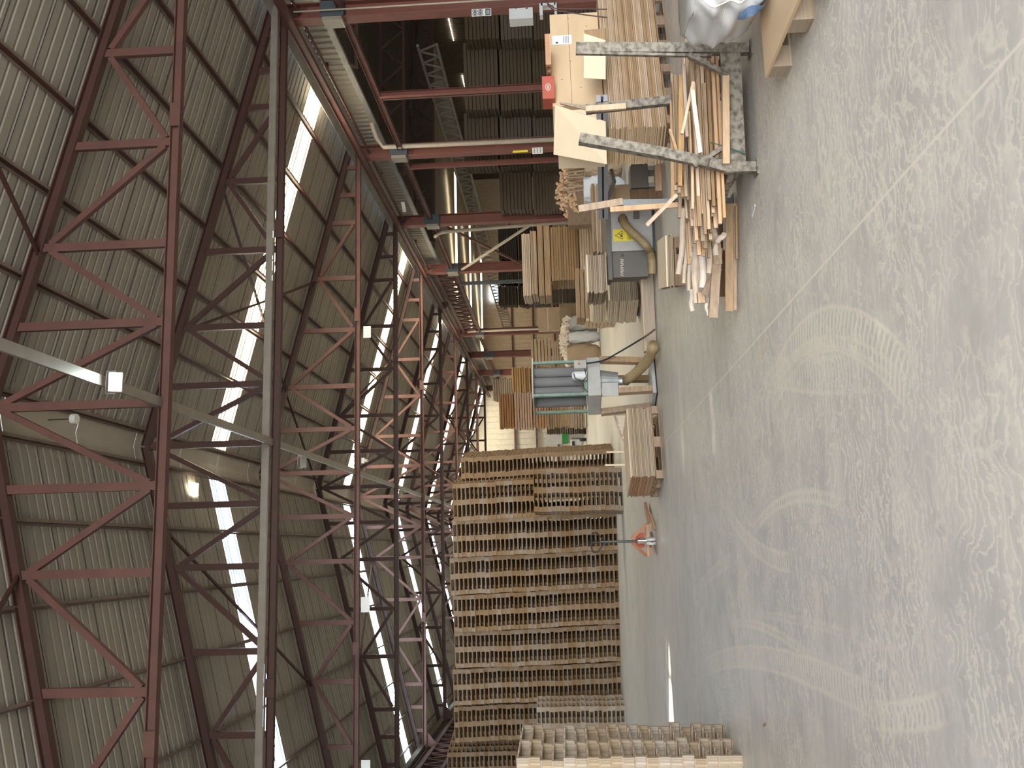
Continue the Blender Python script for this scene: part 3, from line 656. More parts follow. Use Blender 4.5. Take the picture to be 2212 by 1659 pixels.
def bundle(name, la, x0, x1, y0, y1, d, depth, mat, rot=0, group=None, cat='bundle', zb=None, strapn=0, zlayers=None):
    c, w, z0, z1 = fbox(x0, x1, y0, y1, d); z0 = z0 if zb is None else zb
    e1 = RV.copy(); e1.rotate(Matrix.Rotation(rot, 3, 'Z')); b = Vector((-e1.y, e1.x, 0)); c = c+b*depth/2
    t = thing(name, la, cat, (c.x, c.y, z0), math.atan2(e1.y, e1.x), group); H = z1-z0; mb = MB(); far = d > 45; n = zlayers or max(4, int(H/(.17 if far else .075))); jj = .07 if far else .02; 
    for k in range(n):
        j = rnd.uniform(-jj, jj); mb.box(j, rnd.uniform(-jj, jj), H*(k+.5)/n, w, depth, H/n*(.78 if far else .86))
    mb.build('boards', mat, t)
    for k in range(strapn): B((-.28+.56*k)*w, 0, H/2, .02, depth+.05, H+.01).build('strap', 'paper', t)
    return t
M['plyfar'] = mk('far_plywood', (.40, .26, .15), .75, var=.22, scale=(1, 1, 9), objvar=.15)
G = 'tall board stacks at the back left of the storage'
for (x0, x1, y0, y1, m, la) in ((1235, 1264, 866, 925, 'plyfar', 'lowest board bundle of the tall far stack left of the dust collector'), (1182, 1234, 866, 925, 'plyfar', 'second board bundle up in the tall far stack'),
                            (1151, 1181, 863, 925, 'plyred', 'third board bundle up, reddish, in the tall far stack'), (1111, 1150, 849, 928, 'plyred', 'fourth board bundle up, bulging, in the tall far stack'), (1078, 1110, 851, 926, 'plyred', 'topmost orange-brown board bundle of the tall far stack')):
    bundle('board_bundle', la, x0, x1, y0, y1, 66, 2.4, m, .05, G)
for (x0, x1, y0, y1, d, m, la) in ((1064, 1270, 814, 864, 74, 'plygrey', 'tall dark board stack farthest back, against the back wall'), (1105, 1146, 794, 847, 70, 'plyfar', 'upper bundle of boards behind the dust collector'), (1147, 1268, 790, 847, 70, 'plyfar', 'tall column of boards behind the dust collector'),
                                (1146, 1190, 733, 783, 50, 'plyfar', 'brown board stack above the firewood bags'), (1192, 1212, 735, 783, 50, 'plyfar', 'thin brown board layer under the brown board stack'),
                                (1213, 1276, 735, 783, 50.6, 'plyfar', 'board stack behind the firewood bags')):
    bundle('board_bundle', la, x0, x1, y0, y1, d, 1.6, m, 0, 'board stacks in the far storage')
# mid stack behind the saw, two bundles plus loose thin sheets on top
bundle('board_bundle', 'neat tall board bundle with two straps, standing behind the saw', 1190, 1250, 487, 606, 30, 1.3, 'ply', .12, 'board stacks behind the saw', strapn=0)
bundle('board_bundle', 'board bundle under the neat tall one behind the saw', 1252, 1306, 480, 610, 30, 1.4, 'plyfar', .12, 'board stacks behind the saw')
for k, (x0, x1, y0, y1) in enumerate(((1176, 1189, 485, 640), (1162, 1174, 483, 640), (1147, 1160, 497, 637), (1128, 1146, 503, 640))):
    bundle('board_bundle', 'ragged layer of thin sheets, %s above the neat bundle behind the saw' % ORD[k+1], x0, x1, y0, y1, 30, 1.3, 'ply' if k % 2 else 'plyfar', .12, 'board stacks behind the saw', zlayers=5)
bundle('board_bundle', 'low long pile of pale boards left of the neat bundle', 1244, 1262, 580, 688, 26, 1.2, 'ply', .1, 'board stacks behind the saw', zb=.62, zlayers=4)
bundle('board_bundle', 'longer board pile under the pale one left of the neat bundle', 1263, 1300, 575, 694, 26, 1.3, 'plyface', .1, 'board stacks behind the saw', zb=.0, zlayers=8)
# dark bundles in the unlit bay
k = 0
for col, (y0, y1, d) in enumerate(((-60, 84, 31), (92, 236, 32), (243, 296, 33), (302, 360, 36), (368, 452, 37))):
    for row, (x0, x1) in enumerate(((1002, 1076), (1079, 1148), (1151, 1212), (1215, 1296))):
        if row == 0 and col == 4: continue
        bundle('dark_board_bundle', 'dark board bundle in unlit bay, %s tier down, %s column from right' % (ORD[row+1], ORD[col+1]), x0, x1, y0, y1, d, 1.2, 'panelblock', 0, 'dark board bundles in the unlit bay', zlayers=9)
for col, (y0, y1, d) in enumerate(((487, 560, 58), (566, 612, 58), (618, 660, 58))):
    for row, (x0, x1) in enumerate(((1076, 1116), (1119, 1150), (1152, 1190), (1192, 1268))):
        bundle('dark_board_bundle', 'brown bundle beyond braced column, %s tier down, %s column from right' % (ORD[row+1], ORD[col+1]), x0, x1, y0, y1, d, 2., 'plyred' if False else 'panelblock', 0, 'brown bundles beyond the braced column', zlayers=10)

def hit(t, x, y, yl):
    """where the sight line through pixel x, y meets the plane y = yl of thing t, in its own coordinates"""
    Mi_ = t.matrix_basis.inverted(); a = Mi_ @ Vector(CC); b = Mi_ @ atd(x, y, 10); u = (yl-a.y)/(b.y-a.y); return a+(b-a)*u
# ------------------------------------------------------------ crates and cartons on the big right stack
zS = zt+.005
def oncrate(name, la, s0, s1, z0, z1, dep, mat, cat='crate', back=.0, face=None, rot=0):
    w = s1-s0; c = C_R+e1_R*((s0+s1)/2)+e2_R*(back+dep/2); t = thing(name, la, cat, (c.x, c.y, z0), math.atan2(e1_R.y, e1_R.x)+rot)
    B(0, 0, (z1-z0)/2, w, dep, z1-z0).build('body', mat, t, bevel=.004); return t
dR = float(np.dot(np.array(C_R)-CC, _f))
ztop = atd(1191, 150, dR+.5).z
t = oncrate('plywood_crate', 'large pale plywood crate with a paper label on the big right stack', .62, 2.3, zS, ztop, .5, 'plyface', back=.2)
q = hit(t, 1214, 87, -.25)
B(q.x, -.255, q.z, .17, .006, .26).build('paper_label', 'paper', t); B(q.x-.05, -.259, q.z+.07, .03, .003, .03).build('label_print', 'ink', t)
mb = MB()
for k in range(4): mb.box(q.x+.0, -.2595, q.z-.02-.022*k, .13, .002, .006)
mb.build('label_lines', 'ink', t)
mb = MB()
for k in range(10): mb.tube([(-.7+.16*k, -.252, .04+.6*((k*7) % 5)/5), (-.7+.16*k, -.249, .04+.6*((k*7) % 5)/5)], .007, 6)
mb.build('nail_heads', 'black', t)
B(.0, -.251, (ztop-zS)*.62, 1.66, .004, .004).build('panel_joint', 'seam', t)
t = oncrate('plywood_crate', 'pale bright plywood crate at the left end of the big right stack', -.02, .56, zS, atd(1197, 270, dR+.3).z-.04, .45, 'plybright', back=.22)
mb = MB()
for k in range(12): mb.box(-.24+.043*k, -.227, .1+.5*((k*5) % 7)/7, .012, .004, .012)
mb.build('nail_heads', 'ink', t)
# leaning panels
def leaning(la, pts, th, mat):
    """thin panel given by four pixel corners with distances"""
    P = [atd(*p) for p in pts]; n = (P[1]-P[0]).cross(P[2]-P[0]).normalized()*th
    return tag(MB().poly_prism(P, n).build('plywood_sheet', mat), la, 'sheet')
leaning('bright plywood panel leaning on the left crate', [(1200, 226, dR-.05), (1197, 333, dR+.25), (1312, 354, dR+.0), (1309, 262, dR-.18)], .018, 'plybright')
leaning('narrow dark-edged panel leaning between the two crates', [(1209, 220, dR-.07), (1212, 223, dR-.02), (1309, 245, dR-.2), (1307, 232, dR-.22)], .018, 'plygrey')
leaning('small pale panel leaning on the large crate', [(1262, 73, dR+.1), (1262, 170, dR+.1), (1309, 172, dR-.0), (1309, 88, dR-.0)], .018, 'plybright')
leaning('small brown-edged panel leaning on the large crate', [(1263, 66, dR+.14), (1264, 74, dR+.14), (1310, 92, dR+.03), (1309, 62, dR+.03)], .02, 'ply')
c, w, z0, z1 = fbox(1171, 1193, 171, 230, dR+.55)
t = thing('carton', 'small orange-red carton on top of the plywood crates', 'carton', (c.x, c.y, z1-.165), -YAW+.3)
B(0, 0, .08, w*.95, .24, .16).build('box', 'orange', t, bevel=.004)
MB().tube([(math.cos(g)*.05, -.123, .085+math.sin(g)*.03) for g in [i*math.pi/8 for i in range(17)]], .004, 5, cap=False).box(0, -.122, .085, .05, .003, .012).build('printed_mark', 'paper', t)
c, w, z0, z1 = fbox(1183, 1191, 88, 160, dR+.6)
detailed_pallet('thin orange-edged pallet lying on top of the large crate', (c.x, c.y, ztop), -YAW+.2, w, .4, .07, 'plyred')
tag(MB().tube([atd(1180, -5, dR+.2), atd(1184, 12, dR+.1), atd(1196, 22, dR-.0), atd(1230, 27, dR-.03), atd(1270, 33, dR-.06), atd(1312, 38, dR-.1)], .008, 6).build('cable', 'red'), 'thin dark red cable hanging over the large crate', 'cable')
tag(MB().tube([atd(1184, 8, dR+.1), atd(1198, 18, dR-.0), atd(1240, 19, dR-.03), atd(1312, 20, dR-.1)], .007, 6).build('cable', 'red'), 'second dark red cable just right of the first one on the crate', 'cable')

# ------------------------------------------------------------ steel cradle with timber
pA, pB_, pD = fl(1622, 106), fl(1635, 363), fl(1589, 438)
e1 = (pA-pB_).normalized(); e2 = Vector((-e1.y, e1.x, 0)); wK = (pA-pB_).length; dK = .96
t = thing('steel_cradle', 'worn grey steel cradle rack with four posts holding slim timber', 'rack', tuple(pB_), math.atan2(e1.y, e1.x))
Mi = t.matrix_basis.inverted()
def LK(x, y, d): return Mi @ atd(x, y, d)
dA = float(np.dot(np.array(pA)-CC, _f)); dB = float(np.dot(np.array(pB_)-CC, _f))
tA = LK(1244, 105, dA); tB = [LK(1632, 362, dB), LK(1570, 362, dB), LK(1532, 352, dB), LK(1440, 333, dB), LK(1256, 301, dB+.02)]
MB().bar((wK, 0, .02), tA, .075, .075).bar((wK-.045, -.02, .3), (tA.x-.045, tA.y-.02, tA.z), .02, .035).build('post', 'rackpaint', t)
mb = MB()
for a, b in zip(tB, tB[1:]): mb.bar(a, b+(b-a).normalized()*.015, .075, .075)
mb.build('post', 'rackpaint', t)
C0 = LK(1266, 237, dA+dK-.05); C1 = LK(1580, 203, dA+dK)
MB().bar(C0, C1, .07, .07).build('post', 'rackpaint', t)
D0 = LK(1338, 441, dB+dK); D1 = LK(1590, 437, dB+dK)
MB().bar(D0, D1, .065, .065).build('post', 'steel', t, label='dark bare steel post')
zb = .16
for y in (0.0, dK):
    MB().bar((-.03, y, zb), (wK+.03, y, zb), .06, .15).build('cross_beam', 'rackpaint', t)
for x in (.02, wK-.02): MB().bar((x, 0, zb), (x, dK, zb), .06, .10).build('side_beam', 'rackpaint', t)
for x in (0, wK):
    B(x, 0, .006, .12, .13, .012).build('foot_plate', 'rackpaint', t); B(x, dK, .006, .12, .13, .012).build('foot_plate', 'rackpaint', t)
for sg, x in ((1, .03), (-1, wK-.03)): MB().bar((x, -.02, .47), (x+sg*.16, -.02, .2), .035, .05, (0, 1, 0)).build('corner_brace', 'rackpaint', t)
MB().tube([(.07, -.05, .30), (.12, -.06, .18), (.10, -.045, .08), (.17, -.05, .26), (.22, .02, .33)], .004, 5).build('twine', 'rope', t)
R0 = t.matrix_basis.copy()
# timber lying across the cradle
def W_(x, y, z): return R0 @ Vector((x, y, z))
rt = random.Random(3)
for k in range(84):
    lay = k//12; i = k % 12
    w = rt.uniform(.018, .046); h_ = rt.uniform(.016, .034); x0 = rt.uniform(-.55, -.1); L = rt.uniform(.7, 1.25)-x0; y = .09+.78*(i+.5)/12+rt.uniform(-.02, .02); z = .27+.038*lay+rt.uniform(0, .006)
    if lay > 4: x0 = rt.uniform(-.3, .3); L = rt.uniform(.4, .9)
    a = W_(x0, y+rt.uniform(-.03, .03)*(lay > 2), z+(rt.uniform(-.01, .05) if lay > 4 else 0)); b = W_(x0+L, y+rt.uniform(-.03, .03), z+rt.uniform(-.004, .006))
    tag(MB().bar(a, b, w, h_).build('timber_batten', 'wood' if rt.random() < .45 else 'woodv'), 'slim wooden batten in the heap lying across the steel cradle', 'batten', 'battens on the steel cradle')
for k in range(4):                                  # wider boards at the base of the heap
    a = W_(-.35+.05*k, .15+.22*k, .245); b = W_(1.2, .15+.22*k, .245)
    tag(MB().bar(a, b, .17, .02).build('timber_board', 'wood'), 'wide board at the bottom of the cradle heap, %s from the front' % ORD[k+1], 'board', 'boards under the batten heap')
def stick(la, pts, w, h_, mat, name='timber_batten', cat='batten', group=None):
    a, b = atd(*pts[0]), atd(*pts[1]); return tag(MB().bar(a, b, w, h_).build(name, mat), la, cat, group)
stick('square yellow lath sticking out left of the cradle towards the saw', [(1397, 486, 7.3), (1462, 420, 7.2)], .026, .026, 'wood')
stick('pinkish batten lying diagonally on the cradle heap', [(1495, 195, 6.75), (1512, 330, 6.8)], .035, .03, 'log')
stick('pale batten crossing the cradle heap', [(1497, 178, 6.9), (1473, 290, 6.85)], .035, .02, 'wood')
stick('thin lath poking up left of the cradle heap', [(1447, 281, 7.4), (1462, 330, 7.2)], .025, .02, 'wood')
stick('brown plank tied on top of the dark cradle post', [(1250, 452, dB+dK-.06), (1345, 436, dB+dK-.06)], .06, .03, 'woodv', 'timber_plank', 'plank')
stick('long thin plank beside the dark cradle post', [(1318, 453, dB+dK-.08), (1465, 443, dB+dK-.08)], .045, .02, 'wood', 'timber_plank', 'plank')
stick('pinkish lath taped along the rear right cradle post', [(1265, 236, dA+dK-.12), (1352, 230, dA+dK-.12)], .05, .03, 'wood', 'timber_plank', 'plank')
stick('short board lying under the cradle front beam', [(1567, 165, 7.0), (1568, 355, 7.0)], .05, .05, 'wood', 'timber_board', 'board')
stick('weathered beam jutting out low at the left of the cradle', [(1578, 372, 7.15), (1560, 430, 7.5)], .06, .05, 'rackpaint', 'timber_beam', 'beam')
# peeled poles and planks on the floor left of the cradle
def pole(p, q, r, k, la):
    a, b = atd(*p), atd(*q); pts = [a.lerp(b, i/6)+Vector((0, 0, math.sin(i*1.3+k)*r*.25)) for i in range(7)]
    tag(MB().tube(pts, r, 10, r2=r*.8).build('peeled_pole', 'log', smooth=False), la, 'pole', 'peeled poles beside the cradle')
PL = [((1480, 452, 8.9), (1467, 593, 8.9), .033, 'longest upper peeled pole at the back of the floor pile'), ((1490, 452, 8.7), (1478, 612, 8.7), .022, 'thin peeled pole next to the backmost one'),
      ((1497, 455, 8.6), (1488, 628, 8.6), .022, 'third peeled pole from the back'), ((1504, 488, 8.3), (1503, 655, 8.3), .036, 'whitest straight peeled pole in the floor pile'),
      ((1511, 500, 8.25), (1511, 615, 8.3), .022, 'thin pole just in front of the whitest one'), ((1519, 500, 8.1), (1517, 622, 8.1), .036, 'knotty orange-tinged peeled pole'),
      ((1531, 465, 7.95), (1534, 590, 8.0), .034, 'pinkish peeled pole nearest the battens'), ((1539, 480, 7.9), (1548, 552, 7.9), .030, 'short peeled pole with a dark end'),
      ((1498, 545, 8.4), (1499, 590, 8.4), .026, 'short stub with a broken dark knot'), ((1495, 625, 8.5), (1495, 672, 8.5), .028, 'stubby pole sticking out at the left bottom'),
      ((1526, 640, 8.3), (1532, 672, 8.3), .020, 'thin stub pole at the far left end, upper'), ((1525, 655, 8.2), (1530, 682, 8.2), .018, 'thin stub pole at the far left end, lower'),
      ((1549, 521, 7.8), (1566, 505, 7.75), .028, 'short round offcut lying across the planks'), ((1536, 560, 8.2), (1535, 635, 8.2), .026, 'brown pole under the laminated plank')]
for k, (p, q, r, la) in enumerate(PL): pole(p, q, r, k, la)
LAM = 'woodv'
for (p, q, w, h_, m, la) in (((1575, 440, 7.85), (1575, 672, 7.9), .02, .065, 'woodv', 'long edge-standing laminated plank nearest the viewer'), ((1586, 440, 7.9), (1586, 670, 7.95), .07, .028, 'woodv', 'long plank under the edge-standing one'),
                             ((1590, 445, 7.72), (1591, 560, 7.72), .03, .015, 'woodv', 'thin dark plank on the floor in front of the pile'), ((1550, 536, 7.95), (1540, 686, 8.0), .05, .075, 'woodv', 'wide laminated plank sloping down at the left end'),
                             ((1520, 634, 8.1), (1553, 578, 8.0), .04, .055, 'woodv', 'striped plank lying across the poles'), ((1474, 583, 8.95), (1506, 640, 8.6), .12, .02, 'plybright', 'white board under the pole ends'),
                             ((1513, 632, 8.2), (1515, 655, 8.2), .07, .06, 'wood', 'small square offcut at the pole ends'), ((1546, 520, 7.9), (1550, 570, 7.95), .06, .07, 'woodv', 'short striped block on the planks'),
                             ((1500, 470, 8.0), (1503, 520, 8.0), .07, .06, 'woodv', 'grey square post end below the battens'), ((1566, 440, 8.1), (1566, 540, 8.1), .02, .03, 'paper', 'white strip between the planks'),
                             ((1558, 445, 8.6), (1560, 640, 8.7), .3, .10, 'palletdark', 'dark bearer under the pole pile')):
    stick(la, [p, q], w, h_, m, 'timber_plank', 'plank', 'planks of the floor pile')

# ------------------------------------------------------------ bag on a pallet, right edge
P0 = fl(1653, 168, .14); Pa = fl(1722, 4, .14); ea = (Pa-P0).normalized(); eb = Vector((-ea.y, ea.x, 0))
if (fl(1645, 84, .14)-P0).dot(eb) < 0: eb = -eb
pc = P0+ea*.6+eb*.5
t = thing('wooden_pallet', 'pale board-topped pallet under the white bulk bag', 'pallet', (pc.x, pc.y, 0), math.atan2(ea.y, ea.x))
B(0, 0, .131, 1.2, 1.0, .018).build('deck_board', 'plyface', t)
for x in (-.53, 0, .53):
    for y in (-.43, 0, .43): B(x, y, .067, .14, .14, .108).build('block', 'plygrey', t)
    B(x, 0, .007, .14, 1.0, .013).build('bottom_board', 'plygrey', t)
bc = atd(1600, -92, 6.05); bx = thing('bulk_bag', 'white woven bulk bag with a blue strap, standing on the pale-topped pallet', 'bag', (bc.x, bc.y, .14), -YAW)
hb = atd(1489, 0, 6.0).z-.14
def bagf(w, d, h):
    def fn(u, v):
        a = 2*math.pi*u; ca, sa = math.cos(a), math.sin(a); e = .55
        sx = math.copysign(abs(ca)**e, ca); sy = math.copysign(abs(sa)**e, sa)
        r = .80+.24*math.sin(min(1, v*1.25)*math.pi*.62) if v < .8 else 1.0-.10*((v-.8)/.2)
        if v < .12: r *= .74+.26*(v/.12)**.5
        z = h*v; wr = .012*math.sin(a*7+v*9)+.010*math.sin(a*13-v*17)+.012*math.sin(a*3+v*21)
        return Vector((sx*(w/2*r+wr), sy*(d/2*r+wr), z))
    return fn
mb = MB(); mb.grid(bagf(.92, .9, hb), 64, 26); top = [Vector(bagf(.92, .9, hb)(i/40, 1)) for i in range(40)]
mb.poly_prism(top, (0, 0, .01)); mb.build('bag_body', 'bag', bx, smooth=True)
i0 = Mi  # strap on the left lower side
def sidep(a, v, off=.012):
    p = bagf(.92+.03, .9+.03, hb)(a, v); return p
def ribbon(f, n, k): return MB().grid(lambda u, v: f(u, v), n, k)
def strapf(u, v):
    return bagf(1.0+.05*math.sin(u*math.pi), 1.0+.05*math.sin(u*math.pi), hb)(.548+.030*v+.015*u, .46-.42*u)
ribbon(strapf, 16, 3).build('strap', 'strap', bx, smooth=True)
mb = MB(); pts = [bagf(.925, .905, hb)(i/60, .60+.01*math.sin(i)) for i in range(61)]; mb.tube(pts, .004, 5, cap=False); mb.build('seam', 'paper', bx)
pts = [bagf(.925, .905, hb)(.60+.01*math.sin(i*.7), .12+.87*i/20) for i in range(21)]; MB().tube(pts, .004, 5).build('seam', 'paper', bx)

# ------------------------------------------------------------ dust collector
FR, FL_, BL = fl(1416, 776), fl(1421, 846), fl(1396, 878)
e1 = (FR-FL_); w = .56; e1n = e1.normalized(); e1n.rotate(Matrix.Rotation(.16, 3, 'Z')); t = thing('dust_collector', 'grey dust collector with three hanging filter sleeves on rough wooden legs', 'machine', tuple(FL_), math.atan2(e1n.y, e1n.x))
d0 = float(np.dot(np.array(FL_)-CC, _f)); zz = lambda px: atd(px, 815, d0).z; D_ = .62; W_d = w+.05
B(W_d/2, D_/2, .05, W_d+.06, D_+.06, .06).build('base_tray', 'machgrey', t, bevel=.01); B(W_d/2, D_/2, .01, W_d, D_, .02).build('skid', 'black', t)
zh0, zh1, zf1 = zz(1298), zz(1269), zz(1150)
for (x, y, x2, y2) in ((.06, .03, .02, 0), (W_d-.03, .02, W_d+.02, 0), (.04, D_-.03, -.02, D_+.02), (W_d-.05, D_-.03, W_d, D_)):
    MB().bar((x, y, .08), (x2, y2, zh0+.0), .10, .10, (0, 1, 0)).build('leg', 'woodv', t, label='rough wooden leg')
B(W_d/2, D_/2, (zh0+zh1)/2, W_d+.10, D_+.10, zh1-zh0).build('hopper', 'machgrey', t, bevel=.015)
MB().tube([(W_d*.6, D_*.45, zh0), (W_d*.6, D_*.45, zh0-.30)], .20, 24, r2=.15).tube([(W_d*.6, D_*.45, zh0-.30), (W_d*.6, D_*.45, zh0-.42)], .07, 16).build('fan_cone', 'galv', t, smooth=False)
MB().box(.04+.0, -.06, zh0-.14, .24, .01, .26).build('plastic_sheet', 'plastic', t)
for (x, y) in ((0, 0), (W_d, 0), (0, D_), (W_d, D_)): B(x, y, (zh1+zf1)/2, .045, .045, zf1-zh1).build('frame_post', 'green', t)
B(W_d/2, D_/2, zf1, W_d+.14, D_+.12, .02).build('top_plate', 'machgrey', t); B(W_d/2, -.0, zh1+.03, W_d, .03, .05).build('frame_rail', 'green', t)
for k in range(3):
    x = W_d*(.2+.3*k)
    for y in (.12, D_-.14):
        r = .085; MB().tube([(x, y, zh1+.02), (x, y, zh1+.1), (x, y, (zh1+zf1)/2), (x, y, zf1-.12), (x, y, zf1-.02)], r, 18).build('filter_sleeve', 'filter', t, smooth=True)
B(W_d*.72, -.16, zh1+.11, .15, .14, .20).build('switch_box', 'machgrey', t, bevel=.01); MB().tube([(W_d*.72, -.235, zh1+.13), (W_d*.72, -.25, zh1+.13)], .02, 10).build('switch', 'plyred', t)
MB().tube([(W_d*.45, -.13, zh1+.01), (W_d*.45, -.13, zh1+.20)], .075, 20).tube([(W_d*.45, -.13, zh1+.20), (W_d*.45, -.13, zh1+.25)], .08, 20, r2=.05).build('motor', 'white', t)
MB().tube([(W_d*.3, -.05, zh1+.13), (.02, -.03, zh1+.01)], .010, 6).build('strut', 'chrome', t)
MB().tube([(W_d*.45, -.20, zh1+.22), (W_d*.3, -.21, zh1+.20), (W_d*.22, -.2, zh1+.08), (W_d*.35, -.2, zh1+.02), (W_d*.6, -.2, zh1+.04)], .008, 6).build('motor_cable', 'black', t)
mt = t.matrix_basis
hose = []
h0 = mt @ Vector((W_d*.6, D_*.45, zh0-.42))
for i in range(9):
    u = i/8; hose.append(h0.lerp(fl(1412, 745, .09), u)+Vector((0, 0, -.10*math.sin(u*math.pi))))
tag(MB().tube(hose, .085, 16).build('dust_hose', 'hose', smooth=True), 'ochre flexible hose falling from the dust collector cone to the floor', 'hose')
c0 = mt @ Vector((W_d*.75, -.2, zh1+.02)); ends = [c0, mt @ Vector((W_d*.85, -.17, zh0-.05)), mt @ Vector((W_d+.05, -.16, zh0-.3)), fl(1392, 728, .2), fl(1414, 712, .18)]
def smoothpath(P, n=6):
    out = []
    for i in range(len(P)-1):
        p0, p1, p2, p3 = P[max(i-1, 0)], P[i], P[i+1], P[min(i+2, len(P)-1)]
        for k in range(n):
            s = k/n; out.append(.5*((2*p1)+(p2-p0)*s+(2*p0-5*p1+4*p2-p3)*s*s+(-p0+3*p1-3*p2+p3)*s**3))
    return out+[P[-1]]
tag(MB().tube(smoothpath(ends), .014, 8).build('power_cable', 'black'), 'black power cable from the dust collector to the long plywood box', 'cable')
# long low plywood box on the floor
a, b = fl(1420, 757), fl(1412, 590); e = (b-a); n_ = Vector((-e.y, e.x, 0)).normalized(); c = (a+b)/2+n_*.12
t = thing('cable_cover', 'long low plywood box lying on the floor between dust collector and saw', 'box', (c.x, c.y, 0), math.atan2(e.y, e.x))
B(0, 0, .1, e.length, .24, .18).build('side_boards', 'plygrey', t, bevel=.003); B(0, 0, .195, e.length+.01, .25, .012).build('lid', 'plyface', t); B(0, 0, .006, e.length, .2, .012).build('runner', 'black', t)

# ------------------------------------------------------------ saw
d = 14.6
c, w, z0, z1 = fbox(1319, 1402, 455, 542, d)
t = thing('panel_saw', 'grey woodworking saw cabinet with yellow warning sign and ochre hose', 'machine', (c.x, c.y, 0), -YAW)
B(0, .35, z1/2+.02, w, .7, z1-.04).build('cabinet', 'machgrey', t, bevel=.006); B(0, .35, .02, w+.04, .7, .04).build('plinth', 'black', t)
wd = atd(1350, 542, d)-atd(1350, 598, d); wd = wd.length
B(-w/2-wd/2, .38, z1/2+.06, wd, .66, z1-.12).build('side_cabinet', 'machdark', t, bevel=.006, label='dark grey side cabinet with pale lettering')
B(-wd/2, .35, z1+.035, w+wd+.08, .8, .075).build('table_top', 'machdark', t, bevel=.004)
Ms = t.matrix_basis.inverted()
def LS(x, y, dd=d): return Ms @ atd(x, y, dd)
s0, s1 = LS(1325, 522), LS(1367, 494); sc = (s0+s1)/2; sw, sh = abs(s1.x-s0.x), abs(s1.z-s0.z)
sg = thing('warning_sign', 'x', 'sign'); bpy.data.objects.remove(sg)
B(sc.x, -.006, sc.z, sw, .008, sh).build('warning_sign', 'yellow', t, label='yellow warning sign with black triangle')
tz = sc.z+sh*.16; tri = MB(); R_ = sw*.40
pts = [Vector((sc.x+math.sin(g)*R_, -.014, tz+math.cos(g)*R_*1.0)) for g in (0, 2*math.pi/3, 4*math.pi/3)]
for i in range(3): tri.bar(pts[i], pts[(i+1) % 3], .006, .011, (0, 1, 0))
tri.box(sc.x-.012, -.013, tz-.02, .035, .004, .022).box(sc.x+.012, -.013, tz+.005, .012, .004, .03, ry=.6).box(sc.x+.02, -.013, tz-.025, .02, .004, .008, ry=-.6)
tri.build('warning_symbol', 'black', t)
mb = MB()
for k in range(4):
    for j in range(7): mb.box(sc.x-sw*.40+sw*.8*(j+.5)/7, -.0125, sc.z-sh*(.24+.07*k), sw*.8/7*.72, .004, sh*.035)
mb.build('warning_text', 'black', t)
# worn lettering on the dark cabinet, read bottom to top in the photo: slanted strokes, the last sign an X
mb = MB(); q = LS(1344, 570)
for k, yy in enumerate((594, 589, 585, 581, 577, 572, 568, 564, 560)):
    g = LS(1344, yy); mb.box(g.x, .047, g.z, .016, .004, .05, ry=(.5, .5, 0, .5, .5, -.3, .2, -.2, .2)[k])
mb.build('cabinet_lettering', 'pipe', t)
g = LS(1345, 551); MB().box(g.x, .046, g.z, .012, .004, .06, ry=.7).box(g.x, .046, g.z, .012, .004, .06, ry=-.7).build('cabinet_letter', 'black', t)
q = LS(1345, 474); MB().tube([(q.x, -.02, q.z), (q.x, .02, q.z)], .075, 20).build('hose_port', 'black', t)
q2 = LS(1374, 455); B(q2.x, -.02, q2.z-.0, .26, .06, .09).build('outlet_duct', 'machdark', t)
hp = [atd(1345, 470, d), atd(1348, 482, d-.14), atd(1360, 497, d-.2), atd(1380, 515, d-.25), atd(1395, 530, d-.3), fl(1404, 545, .10), fl(1408, 565, .09), fl(1409, 592, .09)]
tag(MB().tube(smoothpath(hp), .062, 14).build('dust_hose', 'hose', smooth=True), 'ochre flexible hose curling from the saw port down to the floor', 'hose')
# aluminium rail of the saw
a, b = atd(1300, 212, dR-.45), atd(1303, 468, 13.3)
t = thing('sliding_rail', 'long grey aluminium sliding rail in front of the plywood stack end', 'rail', (0, 0, 0))
MB().bar(a+Vector((0, 0, .04)), b+Vector((0, 0, .04)), .10, .055).build('upper_profile', 'rail', t); MB().bar(a-Vector((0, 0, .04)), b-Vector((0, 0, .04)), .10, .055).build('lower_profile', 'rail', t); MB().bar(a, b, .05, .04).build('groove', 'black', t)
c, w, z0, z1 = fbox(1362, 1400, 353, 406, 13.5)
t = thing('machine_cover', 'dark grey metal box right of the saw', 'box', (c.x, c.y, 0), -YAW+.1); B(0, .2, (z0+z1)/2, w, .4, z1-z0).build('box', 'machdark', t, bevel=.006)
for x in (-w*.35, w*.35): B(x, .2, z0/2, .06, .3, z0).build('foot', 'machgrey', t)
c, w, z0, z1 = fbox(1327, 1361, 392, 433, 13.4)
t = thing('carton', 'open cardboard carton between the saw and the dark metal box', 'carton', (c.x, c.y, 0), -YAW+.5); B(0, .2, (z0+z1)/2, w*.8, .3, z1-z0).build('box', 'card', t); B(-.02, -.0, z1+.03, w*.8, .02, .1, rx=.7).build('flap', 'card', t); B(0, .2, z0/2, w*.6, .25, z0).build('stand', 'palletdark', t)
c, w, z0, z1 = fbox(1402, 1413, 352, 410, 13.3)
for k in range(3):
    o = B(0, .1+.06*k, 0, w, .045, .09).build('timber_board', 'wood', loc=(c.x, c.y, .05+.0*k), rotz=-YAW); tag(o, 'board on the floor under the dark metal box, %s from the front' % ORD[k+1], 'board', 'floor boards by the metal box')
t = thing('clamp_arm', 'dark grey angled steel arm above the cardboard carton', 'arm', (0, 0, 0)); MB().bar(atd(1320, 366, 13.2), atd(1327, 393, 13.2), .07, .05).bar(atd(1327, 393, 13.2), atd(1308, 440, 13.3), .06, .05).build('arm', 'machdark', t)
